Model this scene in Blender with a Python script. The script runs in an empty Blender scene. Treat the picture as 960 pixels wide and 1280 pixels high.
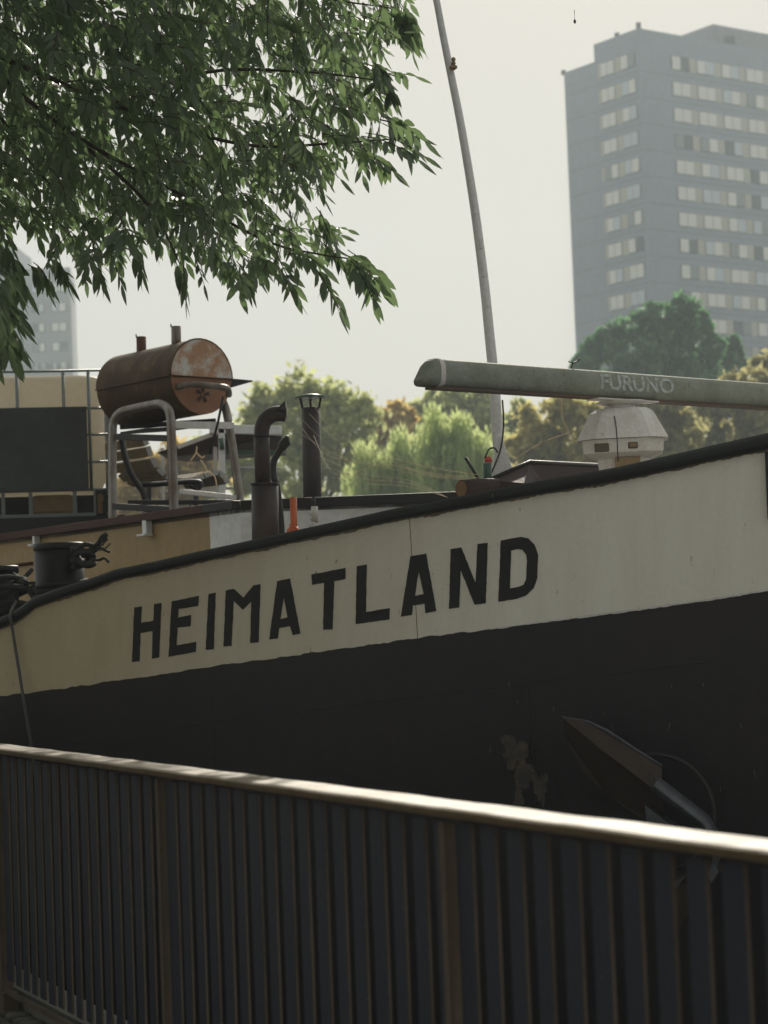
import bpy, bmesh, math, random
import numpy as np
from mathutils import Vector, Matrix
from mathutils.geometry import tessellate_polygon

random.seed(7)
rng = np.random.default_rng(7)
R = math.radians
S = bpy.context.scene
COL = S.collection

# ------------------------------------------------------------------ camera
W, H, FPX = 960.0, 1280.0, 2667.0
EYE, HORIZON, ROLL = 1.55, 790.0, R(2.2)
PITCH = math.atan((HORIZON - H / 2) / FPX)
fwd = Vector((0, math.cos(PITCH), math.sin(PITCH)))
up0 = Vector((0, -math.sin(PITCH), math.cos(PITCH)))
rt0 = Vector((1, 0, 0))
rgt = rt0 * math.cos(ROLL) - up0 * math.sin(ROLL)
upv = up0 * math.cos(ROLL) + rt0 * math.sin(ROLL)
CAM = Vector((0, 0, EYE))
cd = bpy.data.cameras.new('camera'); cam = bpy.data.objects.new('camera', cd); COL.objects.link(cam)
cam.matrix_world = Matrix(((rgt.x, upv.x, -fwd.x, CAM.x), (rgt.y, upv.y, -fwd.y, CAM.y), (rgt.z, upv.z, -fwd.z, CAM.z), (0, 0, 0, 1)))
cd.sensor_fit = 'VERTICAL'; cd.sensor_height = 36.0; cd.lens = 36.0 * FPX / H
cd.clip_start = 0.1; cd.clip_end = 2000
cd.dof.use_dof = True; cd.dof.focus_distance = 10.6; cd.dof.aperture_fstop = 4.2
S.camera = cam

# ------------------------------------------------------------------ light
SUN_EL, SUN_AZ = R(31), R(7)
wd = bpy.data.worlds.new('World'); S.world = wd; wd.use_nodes = True
wn, wl = wd.node_tree.nodes, wd.node_tree.links
wn.clear()
sky = wn.new('ShaderNodeTexSky'); sky.sky_type = 'NISHITA'; sky.sun_disc = False
sky.sun_elevation = SUN_EL; sky.sun_rotation = SUN_AZ
sky.air_density = 1.0; sky.dust_density = 4.0; sky.ozone_density = 1.0
hz = wn.new('ShaderNodeMixRGB'); hz.inputs[0].default_value = 0.94
hz.inputs[2].default_value = (5.2, 5.1, 4.7, 1)
bg = wn.new('ShaderNodeBackground'); bg.inputs[1].default_value = 0.1
wo = wn.new('ShaderNodeOutputWorld')
wl.new(sky.outputs[0], hz.inputs[1]); wl.new(hz.outputs[0], bg.inputs[0]); wl.new(bg.outputs[0], wo.inputs[0])
ld = bpy.data.lights.new('sun', 'SUN'); sun = bpy.data.objects.new('sun', ld); COL.objects.link(sun)
ld.energy = 4.8; ld.angle = R(0.6); ld.color = (1.0, 0.92, 0.78)
sdir = Vector((math.sin(SUN_AZ) * math.cos(SUN_EL), math.cos(SUN_AZ) * math.cos(SUN_EL), math.sin(SUN_EL)))
sun.rotation_euler = sdir.to_track_quat('Z', 'Y').to_euler()
sun.location = (20, 60, 60)
vs = S.view_settings
vs.view_transform = 'Standard'; vs.look = 'None'; vs.exposure = 0.12; vs.gamma = 1.0; vs.use_curve_mapping = False
S.render.engine = 'CYCLES'
S.cycles.max_bounces = 6; S.cycles.transparent_max_bounces = 8; S.cycles.volume_bounces = 1

# ------------------------------------------------------------------ picture helpers
def ray(px, py):
    return fwd * FPX + rgt * (px - W / 2) + upv * (H / 2 - py)
def at(px, py, Y):
    d = ray(px, py); return CAM + d * (Y / d.y)
def hit(px, py, P, N):
    d = ray(px, py); return CAM + d * ((P - CAM).dot(N) / d.dot(N))
def lerp_tab(tab, x):
    if x <= tab[0][0]:
        (x0, y0), (x1, y1) = tab[0], tab[1]
        return y0 + (y1 - y0) * (x - x0) / (x1 - x0)
    for (x0, y0), (x1, y1) in zip(tab, tab[1:]):
        if x <= x1: return y0 + (y1 - y0) * (x - x0) / (x1 - x0)
    (x0, y0), (x1, y1) = tab[-2], tab[-1]
    return y0 + (y1 - y0) * (x - x0) / (x1 - x0)

# ------------------------------------------------------------------ materials
def mat(name, col, rough=0.6, metal=0.0, col2=None, scale=6.0, amount=0.5, stretch=(1, 1, 1), bump=0.0, bscale=40.0,
        spots=None, spot_scale=30.0, spot_at=0.68, spot_stretch=(1, 1, 1), spot_soft=0.05, spec=0.5, transl=None, transl_fac=0.0, rough2=None, fine_amt=0.25):
    m = bpy.data.materials.new(name); m.use_nodes = True
    n, l = m.node_tree.nodes, m.node_tree.links
    b = n['Principled BSDF']
    b.inputs['Roughness'].default_value = rough; b.inputs['Metallic'].default_value = metal
    b.inputs['Specular IOR Level'].default_value = spec
    tc = n.new('ShaderNodeTexCoord')
    def noise(sc, st, det=6.0):
        mp = n.new('ShaderNodeMapping'); mp.inputs['Scale'].default_value = st
        l.new(tc.outputs['Object'], mp.inputs[0])
        t = n.new('ShaderNodeTexNoise'); t.inputs['Scale'].default_value = sc; t.inputs['Detail'].default_value = det
        t.inputs['Roughness'].default_value = 0.65
        l.new(mp.outputs[0], t.inputs['Vector']); return t.outputs[0]
    def ramp(src, a, c):
        r = n.new('ShaderNodeMapRange'); r.inputs[1].default_value = a; r.inputs[2].default_value = c
        l.new(src, r.inputs[0]); return r.outputs[0]
    def mix(fac, a, c):
        x = n.new('ShaderNodeMixRGB')
        l.new(fac, x.inputs[0])
        for i, v in ((1, a), (2, c)):
            if isinstance(v, tuple): x.inputs[i].default_value = (*v, 1)
            else: l.new(v, x.inputs[i])
        return x.outputs[0]
    out = None
    if col2 is None: col2 = tuple(c * 0.75 for c in col)
    f = ramp(noise(scale, stretch), 0.5 - 0.5 * (1.0 - amount * 0.6), 0.5 + 0.25)
    out = mix(f, col, col2)
    if rough2 is not None:
        rr = n.new('ShaderNodeMapRange'); rr.inputs[3].default_value = rough; rr.inputs[4].default_value = rough2
        l.new(f, rr.inputs[0]); l.new(rr.outputs[0], b.inputs['Roughness'])
    fine = ramp(noise(scale * 9, (1, 1, 1), 3.0), 0.25, 0.8)
    out2 = n.new('ShaderNodeMixRGB'); out2.blend_type = 'MULTIPLY'; out2.inputs[0].default_value = fine_amt
    l.new(out, out2.inputs[1]); l.new(fine, out2.inputs[2]); out = out2.outputs[0]
    if spots is not None:
        out = mix(ramp(noise(spot_scale, spot_stretch, 5.0), spot_at, spot_at + spot_soft), out, spots)
    l.new(out, b.inputs['Base Color'])
    if bump:
        bp = n.new('ShaderNodeBump'); bp.inputs['Strength'].default_value = bump; bp.inputs['Distance'].default_value = 0.01
        l.new(noise(bscale, (1, 1, 1)), bp.inputs['Height']); l.new(bp.outputs[0], b.inputs['Normal'])
    if transl is not None:
        t = n.new('ShaderNodeBsdfTranslucent'); t.inputs[0].default_value = (*transl, 1)
        ms = n.new('ShaderNodeMixShader'); ms.inputs[0].default_value = transl_fac
        l.new(b.outputs[0], ms.inputs[1]); l.new(t.outputs[0], ms.inputs[2])
        l.new(ms.outputs[0], n['Material Output'].inputs[0])
    return m

M = {}
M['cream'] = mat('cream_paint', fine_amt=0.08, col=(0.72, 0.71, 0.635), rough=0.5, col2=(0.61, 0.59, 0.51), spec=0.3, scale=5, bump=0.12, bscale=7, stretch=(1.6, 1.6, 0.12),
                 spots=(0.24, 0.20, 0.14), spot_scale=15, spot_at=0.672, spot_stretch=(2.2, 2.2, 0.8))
def paint_left_shade(m, shade_col, x0, x1):  # multiplies shade into the base colour towards low X
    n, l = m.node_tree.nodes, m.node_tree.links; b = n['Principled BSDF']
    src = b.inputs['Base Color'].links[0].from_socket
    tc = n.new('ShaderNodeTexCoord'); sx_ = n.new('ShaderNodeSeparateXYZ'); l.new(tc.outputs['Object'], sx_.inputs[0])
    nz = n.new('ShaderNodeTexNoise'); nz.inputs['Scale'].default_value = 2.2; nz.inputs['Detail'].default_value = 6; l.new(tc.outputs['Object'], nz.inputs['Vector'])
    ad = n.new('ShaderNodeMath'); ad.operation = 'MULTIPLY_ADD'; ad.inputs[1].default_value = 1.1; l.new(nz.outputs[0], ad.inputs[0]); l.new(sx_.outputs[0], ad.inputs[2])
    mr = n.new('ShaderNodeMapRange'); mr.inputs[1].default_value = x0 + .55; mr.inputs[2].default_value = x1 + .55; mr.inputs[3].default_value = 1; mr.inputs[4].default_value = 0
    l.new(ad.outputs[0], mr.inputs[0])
    mx = n.new('ShaderNodeMixRGB'); mx.blend_type = 'MULTIPLY'; mx.inputs[2].default_value = (*shade_col, 1); l.new(mr.outputs[0], mx.inputs[0]); l.new(src, mx.inputs[1]); l.new(mx.outputs[0], b.inputs['Base Color'])
paint_left_shade(M['cream'], (0.63, 0.55, 0.41), -1.6, 0.9)  # tree shade at the left of the bulwark, put into the paint
M['wood_rail'] = mat('weathered_handrail_top', (0.26, 0.22, 0.165), 0.5, col2=(0.18, 0.15, 0.105), scale=7, bump=0.3, bscale=50, rough2=0.68, spec=0.4)
paint_left_shade(M['wood_rail'], (0.74, 0.68, 0.58), 0.1, 1.7)  # tree shade on the left stretch of handrail, put into the colour
M['rail_side'] = mat('brown_handrail_side', (0.11, 0.075, 0.035), 0.7, col2=(0.06, 0.04, 0.02), scale=12, spec=0.2, bump=0.3)
M['hull_black'] = mat('black_hull_paint', (0.016, 0.0165, 0.0235), 0.38, spec=0.22, col2=(0.033, 0.027, 0.027), scale=1.5, bump=0.5, bscale=2.2,
                      spots=(0.075, 0.072, 0.07), spot_scale=26, spot_at=0.715, spot_stretch=(1.6, 1.6, 0.3), rough2=0.6)
M['cap'] = mat('dark_green_grey_paint', (0.028, 0.034, 0.033), 0.45, spec=0.22, col2=(0.016, 0.017, 0.016), scale=3, bump=0.25, bscale=25,
               spots=(0.12, 0.13, 0.10), spot_scale=30, spot_at=0.70)
M['letter'] = mat('letter_paint', (0.014, 0.013, 0.013), 0.5, spec=0.16, col2=(0.022, 0.02, 0.019), scale=5, bump=0.1, bscale=12)
M['tan'] = mat('tan_cream_paint', (0.40, 0.29, 0.13), 0.5, spec=0.25, col2=(0.34, 0.23, 0.095), scale=1.6, bump=0.1, bscale=8)
M['white_steel'] = mat('white_steel_paint', (0.80, 0.83, 0.86), 0.4, col2=(0.72, 0.74, 0.75), scale=2, bump=0.1, bscale=10,
                       spots=(0.2, 0.14, 0.09), spot_scale=12, spot_at=0.7)
M['brown_trim'] = mat('brown_trim_paint', (0.085, 0.033, 0.02), 0.6, spec=0.2, col2=(0.05, 0.02, 0.013), scale=6, bump=0.2)
M['dark_trim'] = mat('dark_trim_paint', (0.03, 0.026, 0.028), 0.5, spec=0.2, col2=(0.02, 0.018, 0.02), scale=5, bump=0.2)
M['deck'] = mat('deck_paint', (0.10, 0.09, 0.08), 0.7, scale=3, bump=0.2)
M['slat'] = mat('blue_black_railing_paint', (0.0105, 0.0135, 0.0245), 0.5, spec=0.16, col2=(0.018, 0.022, 0.038), scale=4, stretch=(1, 1, 0.3), bump=0.25, bscale=70,
                spots=(0.15, 0.16, 0.17), spot_scale=30, spot_at=0.695)
M['slat_edge'] = mat('rusty_skylit_bar_edge', (0.12, 0.092, 0.062), 0.7, spec=0.25, col2=(0.045, 0.033, 0.022), scale=9, stretch=(1, 1, 0.25), bump=0.3)  # rust brown, with sky reflection on the edges put in as lightness
M['cobble'] = mat('cobble_ground', (0.075, 0.07, 0.06), 0.9, col2=(0.035, 0.034, 0.028), scale=9, bump=0.8, bscale=14)
M['pavement'] = mat('bounce_pavement', (0.40, 0.37, 0.32), 0.9, col2=(0.33, 0.30, 0.25), scale=5, bump=0.4, bscale=20)  # quay ground made pale to bounce fill light onto the hull
M['kerb'] = mat('kerb_stone', (0.13, 0.125, 0.11), 0.85, scale=6, bump=0.4, bscale=30)
M['rust'] = mat('rust', (0.20, 0.085, 0.035), 0.8, col2=(0.07, 0.03, 0.018), scale=9, bump=0.4, bscale=50)
M['anchor'] = mat('anchor_steel', (0.055, 0.033, 0.022), 0.6, spec=0.3, col2=(0.022, 0.017, 0.015), scale=7, bump=0.4, bscale=30, metal=0.0)
M['anchor_pale'] = mat('anchor_pale_steel', (0.12, 0.14, 0.17), 0.45, col2=(0.05, 0.05, 0.055), scale=14, bump=0.3, metal=0.3)  # paler blue steel, the light on shank and tips put into it
M['drum'] = mat('scorched_drum', (0.12, 0.082, 0.045), 0.6, spec=0.15, col2=(0.05, 0.028, 0.017), scale=4, bump=0.3, bscale=30,
                spots=(0.15, 0.115, 0.06), spot_scale=5, spot_at=0.52, spot_soft=.2)
M['drum_lid_end'] = mat('rusty_white_drum_end', (0.66, 0.66, 0.65), 0.4, col2=(0.60, 0.56, 0.5), scale=5, bump=0.2, spots=(0.38, 0.20, 0.10), spot_scale=6.5, spot_at=0.42, spot_soft=.17)
M['drum_end'] = mat('orange_rust_drum_end', (0.36, 0.165, 0.075), 0.6, col2=(0.20, 0.08, 0.04), scale=7, bump=0.3)
M['galv'] = mat('galvanised_tube', (0.40, 0.40, 0.39), 0.38, metal=0.7, col2=(0.12, 0.08, 0.05), scale=7, bump=0.2, stretch=(1, 1, 0.5))
M['dark_steel'] = mat('dark_steel', (0.02, 0.02, 0.021), 0.5, metal=0.2, bump=0.2)
M['white_bar'] = mat('weathered_white_bar', (0.72, 0.72, 0.72), 0.5, col2=(0.5, 0.47, 0.42), scale=10, bump=0.2)
M['pipe'] = mat('brown_black_pipe', (0.066, 0.052, 0.055), 0.45, spec=0.25, col2=(0.045, 0.035, 0.036), scale=7, bump=0.2, bscale=40,
                spots=(0.2, 0.2, 0.2), spot_scale=11, spot_at=0.72)
M['green_cap'] = mat('green_cap_sheet', (0.04, 0.10, 0.075), 0.4, scale=6)
M['orange'] = mat('orange_plastic', (0.60, 0.12, 0.03), 0.45, col2=(0.45, 0.085, 0.025), scale=8)
M['mast'] = mat('pale_mast_paint', (0.74, 0.75, 0.76), 0.45, col2=(0.60, 0.60, 0.60), scale=4, stretch=(1, 1, 0.3), bump=0.25, bscale=25,
                spots=(0.15, 0.12, 0.09), spot_scale=12, spot_at=0.7)
M['radar_bar'] = mat('mossy_radar_bar', (0.34, 0.37, 0.325), 0.7, spec=0.15, col2=(0.20, 0.22, 0.175), scale=6, bump=0.35, bscale=40,
                     spots=(0.17, 0.17, 0.12), spot_scale=24, spot_at=0.62)
M['radar_under'] = mat('brown_radar_underside', (0.16, 0.095, 0.07), 0.6, col2=(0.10, 0.06, 0.045), scale=8)
M['radar_logo'] = mat('worn_pale_lettering', (0.52, 0.57, 0.61), 0.65, col2=(0.42, 0.47, 0.48), scale=12, spots=(0.29, 0.32, 0.28), spot_scale=34, spot_at=0.46, spot_soft=.08)
M['radar_case'] = mat('dirty_white_radar_case', (0.76, 0.77, 0.78), 0.5, col2=(0.56, 0.53, 0.48), scale=7, stretch=(1.5, 1.5, 0.5), bump=0.2,
                      spots=(0.13, 0.11, 0.085), spot_scale=14, spot_at=0.66, spot_stretch=(2, 2, 0.5))
M['ochre'] = mat('stained_ochre_metal', (0.33, 0.24, 0.12), 0.6, col2=(0.2, 0.13, 0.07), scale=12)
M['dark_void'] = mat('painted_void_shade', (0.02, 0.018, 0.016), 0.8)
M['purple_brown'] = mat('purple_brown_canvas', (0.075, 0.05, 0.052), 0.6, spec=0.15, col2=(0.05, 0.033, 0.034), scale=6, bump=0.3, bscale=30)
M['wood_end'] = mat('wood_end', (0.22, 0.12, 0.05), 0.7, col2=(0.10, 0.055, 0.025), scale=14)
M['red'] = mat('red_plastic', (0.55, 0.05, 0.035), 0.45)
M['black_rubber'] = mat('black_rubber', (0.012, 0.012, 0.013), 0.5, bump=0.3, bscale=60)
M['rope'] = mat('dark_rope', (0.02, 0.02, 0.022), 0.85, col2=(0.035, 0.034, 0.034), scale=60, bump=0.6, bscale=120)
M['rope_grey'] = mat('grey_line', (0.10, 0.095, 0.09), 0.8, bump=0.3)
M['bollard'] = mat('black_bollard_paint', (0.016, 0.017, 0.018), 0.4, spec=0.3, bump=0.15, bscale=30, rough2=0.5)
M['ibc'] = mat('translucent_tank_plastic', (0.66, 0.63, 0.56), 0.45, col2=(0.60, 0.55, 0.46), scale=2.5, transl=(0.74, 0.69, 0.58), transl_fac=0.5)
M['ibc_cage'] = mat('galvanised_cage', (0.22, 0.25, 0.26), 0.45, metal=0.5)
M['grey_sheet'] = mat('slate_grey_sheet', (0.075, 0.085, 0.092), 0.5, spec=0.3, col2=(0.05, 0.055, 0.06), scale=2.5, bump=0.08, bscale=6,
                      spots=(0.03, 0.03, 0.03), spot_scale=14, spot_at=0.72)
M['slat_wood'] = mat('grey_bench_wood', (0.28, 0.24, 0.17), 0.8, col2=(0.18, 0.15, 0.10), scale=12, bump=0.3)
M['slat_light'] = mat('pale_bench_slat_end', (0.55, 0.56, 0.55), 0.7, scale=12)
M['web'] = mat('cobweb_thread', (0.65, 0.55, 0.40), 0.4, transl=(0.8, 0.68, 0.5), transl_fac=0.5)
M['leaf'] = mat('leaf', (0.040, 0.066, 0.054), 0.40, col2=(0.076, 0.106, 0.060), scale=9, transl=(0.24, 0.36, 0.15), transl_fac=0.36, spec=0.5)
M['bark'] = mat('bark', (0.06, 0.045, 0.032), 0.9, scale=8, bump=0.8, bscale=30)
M['tower'] = mat('tower_grey_panels', (0.27, 0.31, 0.37), 0.7, col2=(0.25, 0.29, 0.35), scale=0.2)
M['tower_edge'] = mat('tower_dark_frame', (0.08, 0.085, 0.095), 0.6)
M['pane_white'] = mat('curtained_pane', (0.88, 0.88, 0.82), 0.35)
M['pane_blue'] = mat('blue_pane', (0.60, 0.68, 0.76), 0.15)
M['pane_grey'] = mat('grey_pane', (0.26, 0.29, 0.31), 0.12)
M['pane_dark'] = mat('dark_pane', (0.06, 0.08, 0.09), 0.1)
M['panel_beige'] = mat('beige_infill', (0.55, 0.53, 0.43), 0.6)
M['tower_pale'] = mat('pale_tower_panels', (0.30, 0.31, 0.34), 0.7, scale=0.2)
M['water'] = mat('canal_water', (0.02, 0.03, 0.025), 0.08, bump=0.4, bscale=3)
M['bank'] = mat('bank_grass', (0.06, 0.09, 0.03), 0.9, col2=(0.09, 0.08, 0.04), scale=0.3)
M['quay_wall'] = mat('quay_wall_stone', (0.18, 0.17, 0.15), 0.9, bump=0.5, bscale=8)
def foliage(name, col, col2, tr, fac=0.35, scale=0.35):
    return mat(name, col, 0.6, col2=col2, scale=scale, transl=tr, transl_fac=fac, spec=0.3)
M['oak'] = foliage('olive_foliage', (0.19, 0.22, 0.10), (0.26, 0.25, 0.10), (0.72, 0.77, 0.37), 0.6)
M['autumn'] = foliage('ochre_foliage', (0.26, 0.22, 0.08), (0.32, 0.22, 0.07), (0.85, 0.66, 0.25), 0.6)
M['deep'] = foliage('deep_green_foliage', (0.045, 0.115, 0.075), (0.13, 0.23, 0.12), (0.20, 0.42, 0.18), 0.42, scale=.8)
M['willow'] = foliage('willow_foliage', (0.28, 0.34, 0.14), (0.21, 0.28, 0.14), (0.74, 0.84, 0.38), 0.58)
M['brownish'] = foliage('brownish_foliage', (0.17, 0.18, 0.09), (0.23, 0.20, 0.09), (0.60, 0.56, 0.26), 0.52)
M['olive'] = foliage('olive_ochre_foliage', (0.20, 0.205, 0.09), (0.29, 0.24, 0.09), (0.76, 0.70, 0.30), 0.58)

# ------------------------------------------------------------------ mesh builder
class MB:
    def __init__(s): s.v, s.f, s.mi, s.sm = [], [], [], []
    def add(s, vs, fs, mi=0, smooth=False):
        o = len(s.v); s.v += [Vector(p) for p in vs]
        for f in fs: s.f.append([i + o for i in f]); s.mi.append(mi); s.sm.append(smooth)
    def box(s, c, size, ax=None, mi=0, side_mi=None):
        c = Vector(c); X, Y, Z = ax if ax else (Vector((1, 0, 0)), Vector((0, 1, 0)), Vector((0, 0, 1)))
        a, b, d = (t / 2 for t in size)
        P = [c + X * (i * a) + Y * (j * b) + Z * (k * d) for k in (-1, 1) for j in (-1, 1) for i in (-1, 1)]
        o = len(s.v); s.v += P
        for q, f in enumerate([(0, 2, 3, 1), (4, 5, 7, 6), (0, 1, 5, 4), (2, 6, 7, 3), (0, 4, 6, 2), (1, 3, 7, 5)]):
            s.f.append([i + o for i in f]); s.mi.append(side_mi if (side_mi is not None and q >= 4) else mi); s.sm.append(False)
    def tube(s, pts, rad, seg=12, cap=True, mi=0, flat=None):
        pts = [Vector(p) for p in pts]; n = len(pts)
        if not hasattr(rad, '__len__'): rad = [rad] * n
        t0 = (pts[1] - pts[0]).normalized()
        ref = Vector((0, 0, 1)) if abs(t0.z) < 0.9 else Vector((1, 0, 0))
        u = t0.cross(ref).normalized()
        rings = []; V = []
        for i, p in enumerate(pts):
            t = (pts[min(i + 1, n - 1)] - pts[max(i - 1, 0)]).normalized()
            u = (u - t * u.dot(t)).normalized(); w = t.cross(u)
            for k in range(seg):
                a = 2 * math.pi * k / seg
                V.append(p + u * (math.cos(a) * rad[i]) + w * (math.sin(a) * rad[i] * (flat or 1)))
        Fs = [(i * seg + k, i * seg + (k + 1) % seg, (i + 1) * seg + (k + 1) % seg, (i + 1) * seg + k) for i in range(n - 1) for k in range(seg)]
        s.add(V, Fs, mi, True)
        if cap:
            o = len(s.v) - len(V)
            s.f.append([o + k for k in range(seg)][::-1]); s.mi.append(mi); s.sm.append(False)
            s.f.append([o + (n - 1) * seg + k for k in range(seg)]); s.mi.append(mi); s.sm.append(False)
    def lathe(s, base, prof, seg=24, axis=Vector((0, 0, 1)), mi=0, smooth=True):
        axis = Vector(axis).normalized(); u = axis.orthogonal().normalized(); w = axis.cross(u); base = Vector(base)
        V = [base + axis * h + (u * math.cos(2 * math.pi * k / seg) + w * math.sin(2 * math.pi * k / seg)) * r for r, h in prof for k in range(seg)]
        n = len(prof)
        s.add(V, [(i * seg + k, i * seg + (k + 1) % seg, (i + 1) * seg + (k + 1) % seg, (i + 1) * seg + k) for i in range(n - 1) for k in range(seg)], mi, smooth)
        o = len(s.v) - len(V)
        s.f.append([o + k for k in range(seg)][::-1]); s.mi.append(mi); s.sm.append(False)
        s.f.append([o + (n - 1) * seg + k for k in range(seg)]); s.mi.append(mi); s.sm.append(False)
    def sheet(s, rows, mi=0, smooth=False):
        nc = len(rows[0]); V = [p for r in rows for p in r]
        s.add(V, [(i * nc + k, i * nc + k + 1, (i + 1) * nc + k + 1, (i + 1) * nc + k) for i in range(len(rows) - 1) for k in range(nc - 1)], mi, smooth)
    def prism(s, poly, off, mi=0, holes=()):
        """closed polygon (with holes) extruded by vector off"""
        loops = [[Vector(p) for p in poly]] + [[Vector(p) for p in h] for h in holes]
        tris = tessellate_polygon(loops); flat = [p for lp in loops for p in lp]; n = len(flat); off = Vector(off)
        fs = [tuple(t) for t in tris] + [tuple(i + n for i in reversed(t)) for t in tris]
        o = 0
        for lp in loops:
            m = len(lp); fs += [(o + i, o + (i + 1) % m, o + (i + 1) % m + n, o + i + n) for i in range(m)]; o += m
        s.add(flat + [p + off for p in flat], fs, mi)

ORG = {}
def link(name, mb, mats, parent=None, loc=None, bevel=0.0, recalc=True):
    me = bpy.data.meshes.new(name)
    if parent is not None: org = ORG[parent.name]
    else: org = Vector(loc) if loc is not None else Vector((0, 0, 0))
    me.from_pydata([tuple(p - org) for p in mb.v], [], mb.f)
    if not isinstance(mats, (list, tuple)): mats = [mats]
    for m in mats: me.materials.append(m)
    me.polygons.foreach_set('material_index', mb.mi); me.polygons.foreach_set('use_smooth', mb.sm)
    if recalc:
        b = bmesh.new(); b.from_mesh(me); bmesh.ops.recalc_face_normals(b, faces=b.faces); b.to_mesh(me); b.free()
    o = bpy.data.objects.new(name, me); COL.objects.link(o)
    if parent is not None: o.parent = parent
    else: o.location = org
    ORG[o.name] = org
    if bevel:
        md = o.modifiers.new('edge', 'BEVEL'); md.width = bevel; md.segments = 2; md.limit_method = 'ANGLE'; md.angle_limit = R(40)
    return o
def tag(o, label, cat, group=None, kind=None):
    o['label'] = label; o['category'] = cat
    if group: o['group'] = group
    if kind: o['kind'] = kind
    return o
def struct(name, mb, m, kind='structure'):
    o = link(name, mb, m); o['kind'] = kind; return o
def thing(name, label, cat, loc, group=None):
    o = bpy.data.objects.new(name, None); COL.objects.link(o); o.location = loc; ORG[o.name] = Vector(loc)
    o.empty_display_size = 0.2
    return tag(o, label, cat, group)
def smooth_path(pts, n=8):
    """Catmull-Rom through pts"""
    P = [Vector(p) for p in pts]; out = []
    for i in range(len(P) - 1):
        p0, p1, p2, p3 = P[max(i - 1, 0)], P[i], P[i + 1], P[min(i + 2, len(P) - 1)]
        for k in range(n):
            t = k / n
            out.append(0.5 * ((2 * p1) + (p2 - p0) * t + (2 * p0 - 5 * p1 + 4 * p2 - p3) * t * t + (3 * p1 - p0 - 3 * p2 + p3) * t ** 3))
    out.append(P[-1]); return out
ZV = Vector((0, 0, 1))

# ================================================================== SETTING
# fence line (quay edge)
F0 = at(0, 931, 9.10); F1 = at(960, 1054, 3.97)
RAILZ = (F0.z + F1.z) / 2
F0 = Vector((F0.x, F0.y, 0)); F1 = Vector((F1.x, F1.y, 0))
fd = (F1 - F0).normalized(); fq = Vector((fd.y, -fd.x, 0))     # fq points to the quay (camera) side
if fq.y > 0: fq = -fq
QE = F0 - fq * 0.20
mb = MB()
a, b_ = QE - fd * 180, QE + fd * 40
mb.add([a, b_, b_ + fq * 60, a + fq * 60], [(0, 1, 2, 3)]); struct('quay_pavement', mb, M['pavement'])
mb = MB()
k0 = F0 - fq * 0.12
mb.box(k0 - fd * 70 + ZV * 0.05, (220, 0.14, 0.10), (fd, fq, ZV)); struct('kerb', mb, M['kerb'])
mb = MB(); mb.box(QE - fd * 70 - fq * 0.1 + ZV * -1.26, (220, 0.2, 2.5), (fd, fq, ZV)); struct('quay_wall', mb, M['quay_wall'])
mb = MB(); mb.add([(-235, -12, -1.6), (235, -12, -1.6), (235, 60, -1.6), (-235, 60, -1.6)], [(0, 1, 2, 3)]); struct('water', mb, M['water'])
mb = MB()
rows = []
for y, z in ((58, -1.8), (60, -0.6), (62, 0.2), (80, 0.4), (150, 0.5), (418, 0.5)):
    rows.append([Vector((x, y, z + 0.15 * math.sin(x * 0.13 + y))) for x in np.linspace(-238, 238, 40)])
mb.sheet(rows, smooth=True); struct('far_bank', mb, M['bank'])

# cobbles near the fence foot, one ground pattern
mb = MB()
for i in range(-20, 20):
    for j in range(0, 16):
        c = F0 + fd * (i * 0.115 + 0.4 + (j % 2) * 0.05 + random.uniform(-.008, .008)) + fq * (0.0 + j * 0.115) + ZV * 0.004
        mb.box(c, (0.098, 0.098, 0.05 + random.uniform(-.006, .006)), (fd, fq, ZV))
o = link('cobblestones', mb, M['cobble'], bevel=0.015); o['kind'] = 'structure'

# ================================================================== BARGE
Hc = Vector((-0.1106 * 11.2, 11.2, 1.6)); Dc = Vector((0.063 * 10.35, 10.35, 1.6))
sd = (Dc - Hc).normalized(); sn = Vector((-sd.y, sd.x, 0))           # along to bow, inward
K = 0.12
st = (sn * K + ZV).normalized(); bn = sd.cross(st).normalized()      # bulwark tangent up and outward normal
if bn.y > 0: bn = -bn
CAPT = [(-60, 805), (0, 774), (21, 765), (46, 747), (83, 734), (117, 724), (146, 713), (200, 702), (250, 690.5), (300, 680), (400, 658), (500, 636), (560, 625), (640, 609), (720, 595), (775, 585), (850, 568), (880, 561), (960, 543)]
CAPW = [(0, 12), (300, 12), (560, 14), (880, 17), (960, 19)]
EDGE = [(-60, 876), (0, 870), (100, 858), (150, 850), (200, 843), (300, 828), (400, 815), (480, 803), (600, 788), (700, 775), (800, 762), (880, 751), (960, 738)]
def on_bul(px, py, off=0.0):
    return hit(px, py, Hc + bn * off, bn)
ship = thing('barge', 'moored cargo barge with cream bulwark over a black hull, HEIMATLAND painted on the bow', 'barge', on_bul(480, 1000) + Vector((0, 0, -2)))
XS = [-420, -330, -240, -160, -100, -60] + list(np.arange(-40, 1001, 5.0)) + [1040, 1080, 1130, 1180, 1240]
wob = lambda x: 0.5 * math.sin(x * 0.043) + 0.5 * math.sin(x * 0.171 + 1) + random.uniform(-0.7, 0.7)
edge_pts = {x: on_bul(x, lerp_tab(EDGE, x) + wob(x)) for x in XS}
def capb(x):
    if x < -60: return None
top_pts, cap_bot = {}, {}
for x in XS:
    if x >= -60:
        top_pts[x] = on_bul(x, lerp_tab(CAPT, x)); cap_bot[x] = on_bul(x, lerp_tab(CAPT, x) + lerp_tab(CAPW, x))
    else:
        e = edge_pts[x]; top_pts[x] = e + st * 0.36; cap_bot[x] = e + st * 0.30
e_aft, e_fwd = edge_pts[XS[0]], edge_pts[XS[-1]]
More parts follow.
